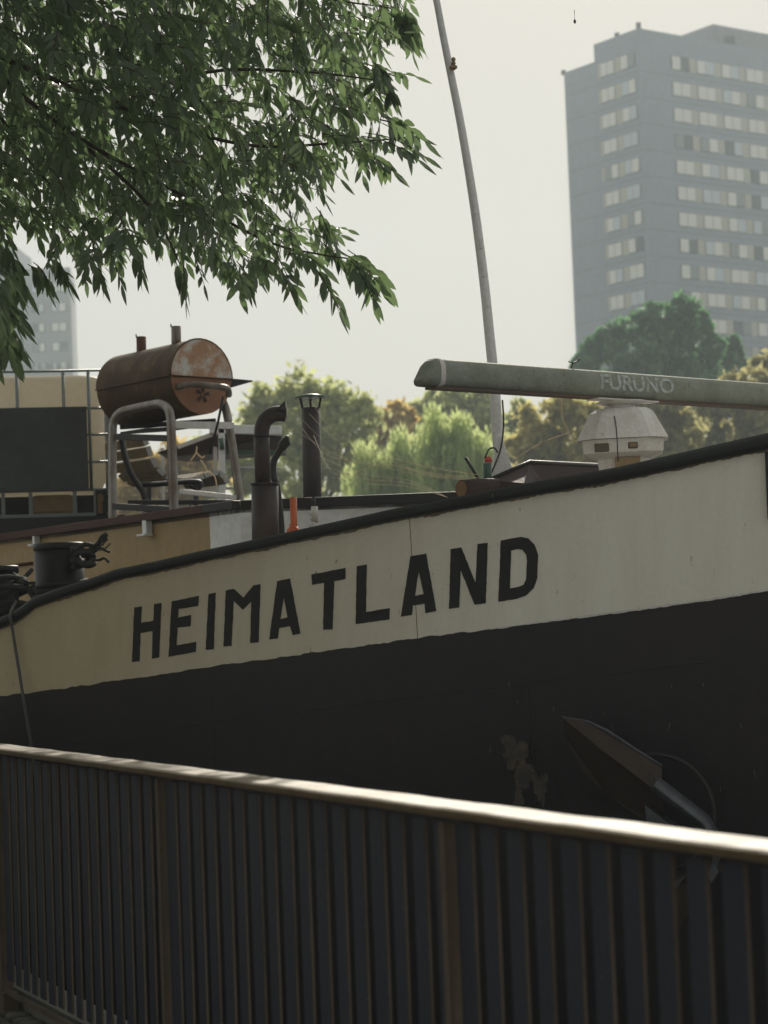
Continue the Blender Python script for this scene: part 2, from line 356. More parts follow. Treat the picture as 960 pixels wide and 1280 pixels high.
aft = [(e_aft - sd * d_, top_pts[XS[0]] - sd * d_, cap_bot[XS[0]] - sd * d_) for d_ in (14.0, 9.0, 4.0)]
bow = []
for k in range(1, 13):                                              # bow rounds away from the quay to the stem
    t = k / 12
    p = e_fwd + sd * (3.2 * math.sin(t * math.pi / 2)) + sn * (3.1 * (1 - math.cos(t * math.pi / 2))) + ZV * (0.35 * t)
    h_ = (top_pts[XS[-1]] - e_fwd).length
    bow.append((p, p + ZV * h_, p + ZV * (h_ - 0.06)))
def line(i): return [q[i] for q in aft] + [(edge_pts, top_pts, cap_bot)[i][x] for x in XS] + [q[i] for q in bow]
EL, TL, CL = line(0), line(1), line(2)
THK = sn * 0.05
mb = MB()
mid = [e.lerp(c, 0.5) for e, c in zip(EL, CL)]
mb.sheet([EL, mid, CL], smooth=False)
mb.sheet([[p + THK for p in CL], [p + THK for p in EL]])
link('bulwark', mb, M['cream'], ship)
mb = MB()                                                            # cap rail: rounded dark section along the sheer
def section(T, C):
    up_ = (T - C); o_ = bn
    return [C + o_ * 0.002, C + o_ * 0.030, C + up_ * 0.5 + o_ * 0.042, T + o_ * 0.030, T + up_ * 0.10 + o_ * 0.0, T + up_ * 0.06 - o_ * 0.07, C - o_ * 0.075]
secs = [section(t, c) for t, c in zip(TL, CL)]
mb.sheet([[s_[i] for s_ in secs] for i in range(7)] + [[s_[0] for s_ in secs]], smooth=True)
link('cap_rail', mb, M['cap'], ship)
# black hull: knuckle then falls inward to the water
L1 = [p - bn * 0.0 for p in EL]
def drop(p, dz, inn): return Vector((p.x, p.y, p.z)) + sn * inn - ZV * dz
mb = MB()
L2 = [drop(p, 0.30, 0.01) for p in EL]
mb.sheet([EL, L2, [drop(p, 0.9, 0.06) for p in EL], [drop(p, 1.7, 0.22) for p in EL], [drop(p, 3.4, 0.75) for p in EL]], smooth=True)
far = [Vector((p.x, p.y, p.z)) + sn * 7.0 for p in EL[:len(aft) + len(XS)]]
stem = EL[-1]
far_loop = [stem + sn * 0.05] + [stem + sn * 1.5 - sd * 0.25, stem + sn * 2.8 - sd * 1.2] + far[::-1] + [EL[0]]
mb.sheet([[p - ZV * 0.25 for p in far_loop], far_loop, [p - ZV * 3.2 for p in far_loop]])
link('hull', mb, M['hull_black'], ship)
mb = MB(); deckz = 1.28
dk = [Vector((p.x, p.y, deckz)) + sn * 0.05 for p in EL] + [Vector((p.x, p.y, deckz)) for p in far_loop[1:]]
mb.add([p for p in dk], [list(range(len(dk)))]); link('deck', mb, M['deck'], ship)
# raised fore deck, behind the high part of the bulwark
# weld seam along the hull
mb = MB()
hullN = Vector((bn.x, bn.y, 0)).normalized()
SEAM = [(-40, 952), (200, 918), (480, 866), (640, 843), (800, 821), (960, 800), (1040, 789)]
def on_hull(px, py, off=0.0):
    P = Hc.copy(); P.z = 1.0
    return hit(px, py, P + hullN * (off + 0.075), hullN)
mb.tube([drop(p, 0.285, 0.010) for p in EL[3:-8]], 0.0035, 6); link('weld_seam', mb, M['hull_black'], ship)
# ragged pale strip along the boundary, towards the bow
mb = MB(); ups, los = [], []
for x in np.arange(600, 1001, 5.0):
    y = lerp_tab(EDGE, x); w_ = max(0.15, min(1.0, (x - 600) / 120)) * random.uniform(0.5, 1.6)
    ups.append(on_bul(x, y - w_ - 0.5, 0.003)); los.append(on_bul(x, y + w_ * random.uniform(0.3, 1.2), 0.003))
mb.sheet([ups, los]); link('pale_edge_strip', mb, M['white_bar'], ship)
# vertical plate seam and drips near the second A
mb = MB(); mb.tube([on_bul(512, 650, .001), on_bul(515, 700, .001), on_bul(519, 745, .001), on_bul(522, 799, .0)], 0.0014, 5); link('plate_seam', mb, M['rust'], ship)
mb = MB()
fl = [(957.5, 566), (1012, 556), (1018, 640), (961, 650)]; fi = [(963, 572), (1007, 564), (1012, 634), (966, 643)]
mb.prism([on_bul(x, y, .003) for x, y in fl], bn * .028, holes=[[on_bul(x, y, .003) for x, y in fi]]); link('fairlead_frame', mb, M['cap'], ship, bevel=.005)
mb = MB(); mb.prism([on_bul(x, y, .001) for x, y in fi], bn * .003); link('fairlead_dark_sheet', mb, M['dark_void'], ship)  # flat dark sheet in place of a hole, shade put into its colour
mb = MB(); ups, los = [], []                                       # grime gathered under the cap rail
for x in np.arange(-40, 961, 4.0):
    y = lerp_tab(CAPT, x) + lerp_tab(CAPW, x); ups.append(on_bul(x, y - 1.5, .002)); los.append(on_bul(x, y + 1.8 + 1.2 * math.sin(x * .09) * math.sin(x * .031) + random.uniform(-.7, 1.0), .002))
mb.sheet([ups, los]); link('rust_line', mb, mat('brown_grime', (0.24, 0.19, 0.12), 0.7, col2=(0.12, 0.09, 0.055), scale=14), ship)
for px0 in (262, 655, 1010):                                        # vertical plate seams in the black hull
    mb = MB(); e_ = on_bul(px0, lerp_tab(EDGE, px0)); mb.tube([drop(e_, .02, .002), drop(e_, .3, .008), drop(e_, .9, .058), drop(e_, 1.7, .216)], .0035, 5); link('weld_seam', mb, M['hull_black'], ship)
for k in range(16):                                                  # pale scratches near the anchor
    x, y = random.uniform(560, 950), random.uniform(850, 990); l_ = random.uniform(3, 10)
    mb = MB(); mb.tube([on_hull(x, y, .001), on_hull(x + random.uniform(-2, 2), y + l_, .001)], .0012, 4); link('scratch', mb, M['anchor_pale'], ship)
# lettering
def zl(pts, ox, oy, sc): return [(ox + x / sc, oy + y / sc) for x, y in pts]
A_ = (155, 680, 3.692); B_ = (380, 690, 5.333); C_ = (500, 655, 5.053)
LET = [
 (A_, [(48,293),(82,288),(79,364),(136,354),(140,277),(173,272),(163,523),(129,530),(133,402),(76,411),(72,541),(37,545)], []),
 (A_, [(220,265),(346,239),(342,287),(252,300),(250,340),(310,327),(308,379),(247,386),(243,467),(334,451),(332,497),(206,521)], []),
 (A_, [(391,231),(424,224),(414,486),(377,488)], []),
 (A_, [(470,215),(507,207),(552,248),(598,191),(630,185),(622,453),(583,457),(588,265),(549,304),(507,262),(497,470),(460,474)], []),
 (A_, [(707,172),(767,159),(815,413),(779,421),(766,379),(716,388),(710,436),(671,441)], [[(738,247),(755,338),(722,347)]]),
 (B_, [(50,150),(277,106),(277,180),(202,195),(192,514),(128,518),(135,205),(55,220)], []),
 (B_, [(352,95),(419,83),(413,400),(573,374),(570,449),(345,481)], []),
 (B_, [(711,28),(815,10),(883,393),(810,408),(804,344),(726,356),(720,420),(645,432)], [[(766,130),(798,280),(740,293)]]),
 (C_, [(320,158),(388,148),(478,372),(490,126),(555,119),(542,500),(472,510),(384,290),(374,527),(310,537)], []),
 (C_, [(637,105),(765,81),(810,90),(850,130),(873,195),(868,340),(845,405),(800,450),(740,472),(622,491)],
      [[(702,168),(745,158),(775,165),(798,195),(803,235),(797,350),(780,385),(745,398),(695,407)]]),
]
def rough_loop(pts):
    out = []
    for (x0, y0), (x1, y1) in zip(pts, pts[1:] + pts[:1]):
        L = math.hypot(x1 - x0, y1 - y0); n = max(1, int(L / 5))
        for k in range(n):
            t = k / n; j = 0.28 if k else 0.0
            out.append((x0 + (x1 - x0) * t + random.uniform(-j, j), y0 + (y1 - y0) * t + random.uniform(-j, j)))
    return out
for (ox, oy, sc), outer, holes in LET:
    mb = MB()
    f_ = lambda pts: [on_bul(x, y, 0.0006) for x, y in rough_loop(zl(pts, ox, oy, sc))]
    mb.prism(f_(outer), bn * 0.0022, holes=[f_(h) for h in holes])
    link('letter', mb, M['letter'], ship)
# worn scrape where the anchor rubs
mb = MB()
scr = mat('rust_scrape', (0.10, 0.072, 0.05), 0.8, col2=(0.05, 0.036, 0.027), scale=16, spots=(0.022, 0.0205, 0.021), spot_scale=15, spot_at=0.42, spot_soft=.18)
def ragged(cx, cy, rx, ry, n=46):
    st_ = random.Random(int(cx)); out = []
    for k in range(n):
        a = 2 * math.pi * k / n; q = 1 + .22 * math.sin(3 * a + cx) + .13 * math.sin(7 * a) + st_.uniform(-.16, .16)
        out.append((cx + math.cos(a) * rx * q, cy + math.sin(a) * ry * q))
    return out
for cx, cy, rx, ry in ((643, 940, 15, 20), (655, 968, 13, 20), (676, 985, 8, 18), (648, 1000, 6, 12)):
    mb = MB(); mb.prism([on_hull(x, y, 0.004) for x, y in ragged(cx, cy, rx, ry)], hullN * .002); link('scrape_mark', mb, scr, ship)

# deckhouse
dc = at(300, 627, 13.3); dl = Vector((-0.69, 1, 0)).normalized(); dr = Vector((1, -0.03, 0)).normalized()
DZ = dc.z; dc0 = Vector((dc.x, dc.y, 0))
nl = Vector((-dl.y, dl.x, 0));  nl = nl if nl.y < 0 else -nl
nr = Vector((0.03, -1, 0)).normalized()
def flat(p): return Vector((p.x, p.y, 0))
def dh_l(px): return flat(hit(px, 650, dc0, nl))
def dh_r(px): return flat(hit(px, 620, dc0, nr))
def wallsheet(P, Q, z0, z1):
    m_ = MB(); m_.sheet([[Vector((P.x, P.y, z0)).lerp(Vector((Q.x, Q.y, z0)), i / 20) for i in range(21)], [Vector((P.x, P.y, z1)).lerp(Vector((Q.x, Q.y, z1)), i / 20) for i in range(21)]]); return m_
farl = dc0 + dl * 7.0; corner = dc0; spl = dh_l(262); rend = dh_r(640)
link('deckhouse_wall', wallsheet(farl, spl, deckz, DZ), M['tan'], ship)
m_ = wallsheet(spl, corner, deckz, DZ)
m2 = wallsheet(corner, rend, deckz, DZ); m_.add(m2.v, m2.f)
link('deckhouse_wall', m_, M['white_steel'], ship)
mb = MB()
roof = [farl, corner, rend, rend + Vector((0.4, 2.2, 0)), farl + Vector((3.6, 2.6, 0)), farl + Vector((0.5, 0.6, 0))]
rf = [farl, corner, rend, rend + Vector((0.5, 3.4, 0)), Vector((0.6, 20.2, 0)), farl + Vector((2.0, 1.0, 0))]
mb.prism([Vector((p.x, p.y, DZ - 0.07)) for p in rf], ZV * 0.05); link('deckhouse_roof', mb, M['deck'], ship)
mb = MB()
for i in (2, 3, 4): 
    p, q = rf[i], rf[i + 1]; mb.add([Vector((p.x,p.y,deckz)), Vector((q.x,q.y,deckz)), Vector((q.x,q.y,DZ-.07)), Vector((p.x,p.y,DZ-.07))], [(0,1,2,3)])
link('deckhouse_rear_wall', mb, M['tan'], ship)
mb = MB(); c_ = (farl + spl) / 2 + nl * 0.02
mb.box(Vector((c_.x, c_.y, DZ - 0.02)) , ((farl - dc0).length - (spl - dc0).length, 0.07, 0.055), (dl, nl, ZV)); link('deckhouse_trim', mb, M['brown_trim'], ship, bevel=0.006)
mb = MB(); c_ = (dc0 + spl) / 2 + nl * 0.02
mb.box(Vector((c_.x, c_.y, DZ - 0.02)), ((spl - dc0).length, 0.07, 0.055), (dl, nl, ZV))
c_ = (dc0 + rend) / 2 + nr * 0.02
mb.box(Vector((c_.x, c_.y, DZ - 0.022)), ((rend - dc0).length, 0.07, 0.062), (dr, nr, ZV)); link('deckhouse_trim', mb, M['dark_trim'], ship, bevel=0.006)
for px, py, h_, w_ in ((189, 660, 20, 9), (50, 676, 12, 5)):
    mb = MB(); P = hit(px, py, dc0, nl)
    s_ = P.y / FPX
    mb.box(P + nl * 0.03, (w_ * s_ * 1.2, 0.05, h_ * s_), (dl, nl, ZV)); mb.box(P + nl * 0.05 - ZV * h_ * s_ * 0.45, (w_ * s_ * 2.4, 0.07, 0.015), (dl, nl, ZV))
    link('wall_bracket', mb, M['white_steel'], ship, bevel=0.004)
P0 = hit(0, 712, dc0, nl); mb = MB(); mb.tube([hit(-30, 713, dc0 + nl * .012, nl), hit(40, 704, dc0 + nl * .012, nl)], 0.012, 8); link('grab_rail', mb, M['brown_trim'], ship)
# latch/chain on the white wall
mb = MB(); Y_ = 13.1
mb.tube([at(392, 621, Y_), at(392.5, 634, Y_)], 0.012, 8); mb.tube([at(393, 633, Y_), at(393, 652, Y_)], 0.022, 10, mi=1)
for k, (x, y) in enumerate(((388, 640), (391, 648), (388, 655), (396, 650), (392, 657))): mb.tube([at(x - 3, y, Y_), at(x, y + 3, Y_), at(x + 3, y, Y_)], 0.009, 6, mi=1)
link('shackle_latch', mb, [M['dark_steel'], M['white_bar']], ship)
# fore deck skylight (pitched hatch) and roller behind the bulwark
root = thing('hatch_cover', 'purple brown pitched hatch cover behind the rising bulwark, below the radar', 'hatch', at(680, 640, 12.0) + Vector((0, 0, -0.3)))
mb = MB()
A1, A2, A3, A4 = at(614, 600, 11.3), at(662, 579, 11.45), at(752, 583, 12.3), at(752, 610, 11.6)
back = Vector((0.35, 0.9, -0.05))
mb.add([A1, A2, A3, A3 - ZV * .6, A1 - ZV * .5, at(655, 604, 11.2)], [(0, 1, 5), (1, 2, 3, 5), (0, 5, 3, 4)])
mb.add([A1, A2, A2 + back, A1 + back, A3, A3 + back], [(0, 1, 2, 3), (1, 4, 5, 2)])
link('cover', mb, M['purple_brown'], root)
mb = MB(); mb.tube([A1 + ZV * .004, A2 + ZV * .006, A3 + ZV * .006], 0.012, 8); link('ridge_edge', mb, M['dark_trim'], root)
root = thing('roller', 'dark purple brown roller with a wooden end lying on the bow edge', 'roller', at(600, 625, 11.2))
mb = MB(); a0, a1 = at(577, 611, 11.15), at(668, 606, 11.5)
mb.tube([a0, a1], 0.048, 20); link('barrel', mb, M['purple_brown'], root)
mb = MB(); dd = (a0 - a1).normalized(); mb.tube([a0 + dd * 0.001, a0 + dd * 0.006], 0.043, 20); link('wooden_end', mb, M['wood_end'], root)

# ================================================================== ANCHOR (hangs in the bow pocket)
root = thing('anchor', 'rusty dark ship anchor stowed flat against the black bow', 'anchor', on_hull(800, 1000))
def oh(x, y, o=0.0): return on_hull(x, y, o)
mb = MB()
up_e = [(703, 896, .05), (735, 902, .05), (760, 914, .05), (790, 934, .055), (827, 957, .06)]
ridge = [(703, 897, .07), (748, 935, .16), (790, 966, .17), (822, 991, .16)]
U = [oh(*p) for p in up_e]; Rg = [oh(*p) for p in ridge]; E_ = oh(828, 984, .13)
low = [(707, 922, .02), (728, 965, .02), (760, 995, .03), (800, 1022, .05), (832, 1036, .05)]
Lw = [oh(*p) for p in low]
n0 = len(mb.v)
pts = U + [E_] + Rg[::-1]
mb.add(pts, [list(range(len(pts)))])
pl = Rg + [E_] + Lw[::-1]
mb.add(pl, [list(range(len(pl)))])
mb.add([p - hullN * .03 for p in U] + U, [(i, i + 1, i + 6, i + 5) for i in range(4)])
link('fluke', mb, M['anchor'], root, bevel=.012)
mb = MB(); mb.tube([p + hullN * .002 for p in U], [.004, .007, .008, .008, .006], 6); link('fluke_edge', mb, M['anchor_pale'], root)
mb = MB()
arm = [oh(820, 980, .16), oh(850, 1003, .15), oh(880, 1026, .14), oh(893, 1045, .12), oh(896, 1070, .12), oh(890, 1095, .12)]
mb.tube(arm, [.07, .072, .068, .055, .035, .03], 8, flat=0.5); link('shank', mb, M['anchor_pale'], root, bevel=0.004)
mb = MB(); mb.prism([oh(806, 1006, .12), oh(842, 1034, .12), oh(850, 1050, .12), oh(810, 1044, .12)], -hullN * .08); link('crown_plate', mb, M['anchor_pale'], root)
mb = MB(); mb.prism([oh(838, 1100, .1), oh(890, 1075, .14), oh(900, 1090, .14), oh(880, 1112, .1), oh(850, 1160, .08), oh(836, 1165, .07)], -hullN * .06); link('fluke', mb, M['anchor'], root)
mb = MB(); mb.prism([oh(838, 1104, .104), oh(858, 1094, .115), oh(846, 1110, .104)], hullN * .006); link('pale_tip', mb, M['anchor_pale'], root); mb = MB(); mb.prism([oh(884, 1092, .146), oh(893, 1080, .146), oh(899, 1088, .146), oh(890, 1104, .146)], hullN * .006)
link('pale_tip', mb, M['anchor_pale'], root)  # lit bits of the lower fluke, put in as paler plates
mb = MB(); cpt = oh(822, 1016, .005); ring = []
for k in range(-8, 14):
    a = 2 * math.pi * k / 40; ring.append(cpt + sd * (0.27 * math.cos(a)) + ZV * (0.27 * math.sin(a)))
mb.tube(ring, 0.012, 8); o = link('pocket_rim', mb, M['hull_black'], root)

# ================================================================== DECK GEAR
BG = 'black mooring bollards on the barge deck'
def bollard(px, top, bot, wpx, Y, label):
    P = at(px, bot, Y); s_ = Y / FPX; r_ = wpx * s_ / 2; h_ = (bot - top) * s_
    root = thing('bollard', label, 'bollard', P, BG)
    base = P - ZV * 0.25
    mb = MB(); mb.lathe(base, [(r_ * .97, 0), (r_ * .97, .25 + h_ * .86)], 28); link('drum', mb, M['bollard'], root)
    mb = MB(); mb.lathe(base, [(r_ * .975, .25 + h_ * .87), (r_ * 1.0, .25 + h_ * .88), (r_ * 1.0, .25 + h_ * .975), (r_ * .97, .25 + h_)], 28); link('cap', mb, M['bollard'], root)
    mb = MB(); mb.lathe(base, [(r_ * 1.35, 0), (r_ * 1.35, 0.03)], 28); link('base_plate', mb, M['bollard'], root)
    return root
bollard(75, 679, 742, 64, 12.4, 'black bollard with a rope knot on its right side, behind the barge edge')
bollard(-6, 708, 775, 62, 12.0, 'black bollard half cut by the left picture edge, wrapped in rope coils')
def rope_coil(P, r_, n, dz, thick, tilt=0.0):
    pts = []
    for k in range(n * 16 + 1):
        a = 2 * math.pi * k / 16
        pts.append(P + Vector((math.cos(a) * r_ * (1 + .05 * math.sin(a * 3.3)), math.sin(a) * r_, dz * k / 16 + tilt * math.cos(a) * r_ + .008 * math.sin(a * 2.7))))
    return pts
mb = MB()
Y = 12.4; P = at(75, 735, Y)
mb.tube(rope_coil(P - ZV * .05, .165, 3, .024, .014, .1), .013, 8)
kn = at(102, 695, 12.25)
for k in range(5):
    a = k * 1.3
    mb.tube(smooth_path([kn + Vector((-.06, .03, .03 * math.sin(a))), kn + Vector((.02, -.07, .06 * math.cos(a))), kn + Vector((.07, .01, .05 * math.sin(a + 1))), kn + Vector((.0, .06, -.05)), kn + Vector((-.05, -.03, -.06 * math.cos(a)))], 5), .015, 7)
for tip, w_ in (((133, 668), .016), ((129, 676), .012), ((136, 703), .008), ((137, 690), .008)):
    e = at(*tip, 12.2); q = kn + Vector((.05, 0, .02))
    mb.tube(smooth_path([kn, q.lerp(e, .4) + ZV * random.uniform(-.03, .03), q.lerp(e, .75) + ZV * .01, e], 5), w_, 7)
for k in range(14):
    e = at(random.uniform(122, 133), random.uniform(672, 692), 12.2); mb.tube([e, e + Vector((random.uniform(-.01, .05), 0, random.uniform(-.01, .05)))], .004, 4)
o = link('rope', mb, M['rope'], loc=P); tag(o, 'frayed black rope knotted around the bollard in front of the tan wall', 'rope', 'ropes on the bollards')
mb = MB(); P = at(2, 750, 11.9)
for k in range(6): mb.tube(rope_coil(P + Vector((random.uniform(-.02, .04), random.uniform(-.03, .03), -.12 + k * .045)), .13 + random.uniform(0, .03), 1, .01, .014, random.uniform(-.25, .25)), .016, 7)
for k in range(7):
    a_ = at(random.uniform(5, 25), random.uniform(715, 745), 11.85); b2 = at(random.uniform(30, 48), random.uniform(728, 758), 11.8)
    mb.tube(smooth_path([a_, a_.lerp(b2, .5) + Vector((0, 0, random.uniform(-.03, .06))), b2], 5), .01, 6)
mb.tube([at(40, 712, 12.1), at(22, 730, 12.0)], .013, 6)
o = link('rope', mb, M['rope'], loc=P); tag(o, 'heap of dark rope coils on the bollard at the left picture edge', 'rope', 'ropes on the bollards')
mb = MB()
mb.tube(smooth_path([at(20, 752, 11.75), on_bul(13, 768, .05), on_bul(16, 790, .03), on_bul(24, 840, .03), on_hull(32, 890, .03), on_hull(41, 945, .0), on_hull(50, 1010, -.02)], 5), .0085, 8)
o = link('mooring_line', mb, M['rope_grey'], loc=on_bul(13, 768)); tag(o, 'thin grey line hanging over the cream bulwark and down the black hull', 'rope')

# exhaust with sleeve, elbow and flap
root = thing('exhaust_pipe', 'thick dark exhaust pipe with bent top and rain flap, beside the orange post', 'pipe', at(331, 690, 11.9))
Y = 11.9; s_ = Y / FPX
mb = MB(); mb.tube([at(332, 700, Y), at(331, 605, Y)], 17 * s_, 24); mb.tube([at(331, 606, Y), at(331, 604, Y)], 18 * s_, 24); link('sleeve', mb, M['pipe'], root)
mb = MB(); mb.tube([at(329, 606, Y), at(327, 560, Y), at(327, 545, Y)], 9.8 * s_, 20); mb.tube([at(327, 546, Y), at(327, 543, Y)], 10.4 * s_, 20); link('pipe', mb, M['pipe'], root)
mb = MB(); mb.tube(smooth_path([at(327, 545, Y), at(327.5, 536, Y), at(331, 526, Y), at(339, 519, Y), at(348, 517, Y), at(357, 517.5, Y)], 5), [9.8 * s_] * 26, 20); link('elbow', mb, M['pipe'], root)
mb = MB(); mb.prism([at(346, 511, Y - .05), at(356, 501, Y - .05), at(358, 512, Y - .05), at(358, 526, Y - .04), at(356, 514, Y - .05)], Vector((0, .10, 0))); link('rain_flap', mb, M['pipe'], root)
root = thing('vent_hose', 'thin crooked black vent hose with bulged end beside the exhaust pipe', 'hose', at(352, 690, 12.1))
Y = 12.1; s_ = Y / FPX
mb = MB(); mb.tube(smooth_path([at(353, 690, Y), at(351, 650, Y), at(346.5, 610, Y), at(342, 595, Y), at(342, 578, Y), at(348, 566, Y), at(352, 560, Y)], 5), 4.2 * s_, 12); link('hose', mb, M['black_rubber'], root)
mb = MB(); mb.tube(smooth_path([at(350, 563, Y), at(354, 556, Y), at(359, 551, Y), at(362, 550, Y)], 3), [4.5 * s_] * 2 + [6.4 * s_] * 7 + [5 * s_], 12); link('nozzle', mb, M['black_rubber'], root)
# chimney with rain cap
root = thing('chimney', 'straight dark chimney pipe with flat conical green rain cap', 'chimney', at(389, 622, 14.0))
Y = 14.0; s_ = Y / FPX
mb = MB(); mb.tube([at(391, 650, Y), at(388.5, 510, Y)], 11.6 * s_, 24); link('flue', mb, M['pipe'], root)
for dx in (-10, 0, 10):
    mb = MB(); mb.tube([at(388.5 + dx, 512, Y + (0.06 if dx == 0 else 0)), at(388 + dx * 1.3, 496, Y + (.06 if dx == 0 else 0))], 1.5 * s_, 8); link('cap_strut', mb, M['pipe'], root)
mb = MB(); cp = at(388.5, 498, Y); mb.lathe(cp, [(20 * s_, 0), (20 * s_, 2.0 * s_), (8 * s_, 5 * s_), (1 * s_, 6 * s_)], 28); link('rain_cap', mb, M['green_cap'], root)
# orange post
root = thing('orange_post', 'orange plastic post with a red tie round its base at the bulwark', 'post', at(366, 668, 11.7))
Y = 11.7; s_ = Y / FPX
mb = MB(); mb.tube([at(368, 680, Y), at(366.5, 622, Y)], 4.4 * s_, 16); link('post', mb, M['orange'], root)
mb = MB(); mb.lathe(at(367, 668, Y), [(10 * s_, 0), (8 * s_, 6 * s_), (5 * s_, 10 * s_)], 16)
mb.tube(smooth_path([at(362, 656, Y - .03), at(368, 658, Y - .04), at(374, 665, Y - .03)], 4), 1.2 * s_, 6); link('tie', mb, M['orange'], root)

# mast
root = thing('mast', 'tall pale steel mast leaning left above the bow, with flared foot', 'mast', at(628, 605, 12.6))
Y = 12.6; s_ = Y / FPX
path = [(633, 640), (627, 588), (622, 545), (618, 480), (612, 420), (606, 360), (596, 280), (587, 220), (575, 150), (562, 85), (553, 40), (543, -12), (520, -110), (500, -200)]
mb = MB(); mb.tube(smooth_path([at(x, y, Y) for x, y in path], 3), list(np.interp(np.linspace(0, 1, 3 * 13 + 1), [0, .07, .16, .25, .75, 1], [7.8 * s_, 7.6 * s_, 7.0 * s_, 6.6 * s_, 4.6 * s_, 3.8 * s_])), 16)
link('pole', mb, M['mast'], root)
mb = MB(); mb.prism([at(620, 545, Y - .05), at(627, 545, Y - .05), at(641, 588, Y - .05), at(641, 605, Y - .05), at(615, 605, Y - .05), at(616, 585, Y - .05)], Vector((0, .1, 0))); link('foot', mb, M['mast'], root, bevel=.005)
mb = MB(); mb.tube(smooth_path([at(628, 500, Y - .06), at(629.5, 530, Y - .07), at(626, 560, Y - .08), at(617, 585, Y - .09), at(611, 598, Y - .08)], 5), 1.2 * s_, 6); link('cable', mb, M['black_rubber'], root)
mb = MB(); c0 = at(567, 84, Y - .04)
for k in range(5): mb.lathe(c0 + Vector((random.uniform(-.012, .012), random.uniform(-.02, .02), random.uniform(-.04, .03))), [(.004, 0), (.014, .008), (.012, .02), (.003, .028)], 10)
mb.tube([at(560, 84, Y), at(568, 86, Y - .04)], .01, 8); link('pulley', mb, M['ochre'], root)
mb = MB()
for x, y in ((599, 305), (591, 262), (602, 340), (606, 377)):
    mb = MB(); mb.box(at(x + 2.5, y, Y - .02), (.018, .03, .06)); link('mast_step', mb, M['mast'], root, bevel=.004)
# lamp / bucket with red lid, and lever
root = thing('lantern', 'small dark lantern with red lid and curved handle at the mast foot', 'lantern', at(610, 605, 12.2))
Y = 12.2; s_ = Y / FPX
mb = MB(); mb.lathe(at(610, 604, Y), [(5 * s_, 0), (5.5 * s_, 10 * s_), (5.5 * s_, 25 * s_)], 16); link('body', mb, M['green_cap'], root)
mb = MB(); mb.lathe(at(610.5, 578, Y), [(5.2 * s_, 0), (4.8 * s_, 4 * s_), (2 * s_, 7.5 * s_)], 16); link('lid', mb, M['red'], root)
mb = MB(); mb.tube(smooth_path([at(606, 573, Y), at(611, 562, Y), at(618, 560, Y), at(622, 566, Y)], 4), 1.2 * s_, 6); link('handle', mb, M['black_rubber'], root)
mb = MB(); mb.tube([at(582, 572, 12.0), at(601, 604, 12.0)], .009, 8); o = link('lever', mb, M['dark_steel'], loc=at(601, 604, 12.0)); tag(o, 'slanting dark lever bar left of the lantern above the roller', 'lever')

# radar
YL, YC, YR = 10.2, 11.1, 11.9
L_ = at(530, 468, YL); C0 = at(775, 485, YC); Rr = at(960, 492.5, YR)
rd = Vector((Rr.x - L_.x, Rr.y - L_.y, 0)).normalized(); rn = Vector((rd.y, -rd.x, 0)); rn = rn if rn.y < 0 else -rn
zr = (L_.z + Rr.z) / 2
Lp = Vector((L_.x, L_.y, zr)); half = (Vector((C0.x, C0.y, 0)) - Vector((L_.x, L_.y, 0))).length
Cp = Lp + rd * half
root = thing('radar', 'weathered ship radar with long mossy scanner bar over a white housing on the bow', 'radar', Vector((Cp.x, Cp.y, zr - .6)))
hh = 0.066
prof = [(-.05, -hh), (.035, -hh), (.052, -hh * .86), (.062, -hh * .5), (.064, 0), (.062, hh * .45), (.053, hh * .8), (.036, hh * .97), (.015, hh), (-.03, hh), (-.055, hh * .6)]   # outward(+rn), z
def bar(x0, x1, sc=1.0, mbx=None, mi=0, shear=0.0):
    rows = []
    for (x, k) in ((x0, sc), (x1, sc)):
        rows.append([Cp + rd * (x + (shear * (0 if x == x1 else 1)) * (q[1] / hh)) + rn * (q[0] * k) + ZV * (q[1] * k) for q in prof])
    rows = [r_ + [r_[0]] for r_ in rows]
    mbx.sheet(rows, mi, True)
    n = len(prof)
    mbx.add(rows[0][:-1], [list(range(n))], mi); mbx.add(rows[1][:-1], [list(range(n))[::-1]], mi)
mb = MB(); bar(-half + .07, half, 1.0, mb); link('scanner_bar', mb, M['radar_bar'], root)
mb = MB(); bar(-half + .055, -half + .085, 1.03, mb); link('end_band', mb, M['radar_case'], root)
mb = MB()
rows = []
for x, k in ((-half + .06, 1.0), (-half + .02, .97), (-half - .0, .84), (-half - .012, .6)):
    rows.append([Cp + rd * (x + (0.030 * q[1] / hh if x < -half + .03 else 0)) + rn * (q[0] * k) + ZV * (q[1] * k) for q in prof] )
rows = [r_ + [r_[0]] for r_ in rows]; mb.sheet(rows, 0, True); mb.add(rows[-1][:-1], [list(range(len(prof)))]); link('end_cap', mb, M['radar_bar'], root)
mb = MB(); mb.box(Cp + ZV * (-hh - .006) + rd * 0.0 - rn * .01, (2 * half - .1, .085, .010), (rd, rn, ZV)); link('underside_strip', mb, M['radar_under'], root)
mb = MB(); mb.box(Cp + ZV * (-hh - .016) + rn * .02, (.46, .09, .008), (rd, rn, ZV)); link('mount_plate', mb, M['radar_case'], root, bevel=.002)
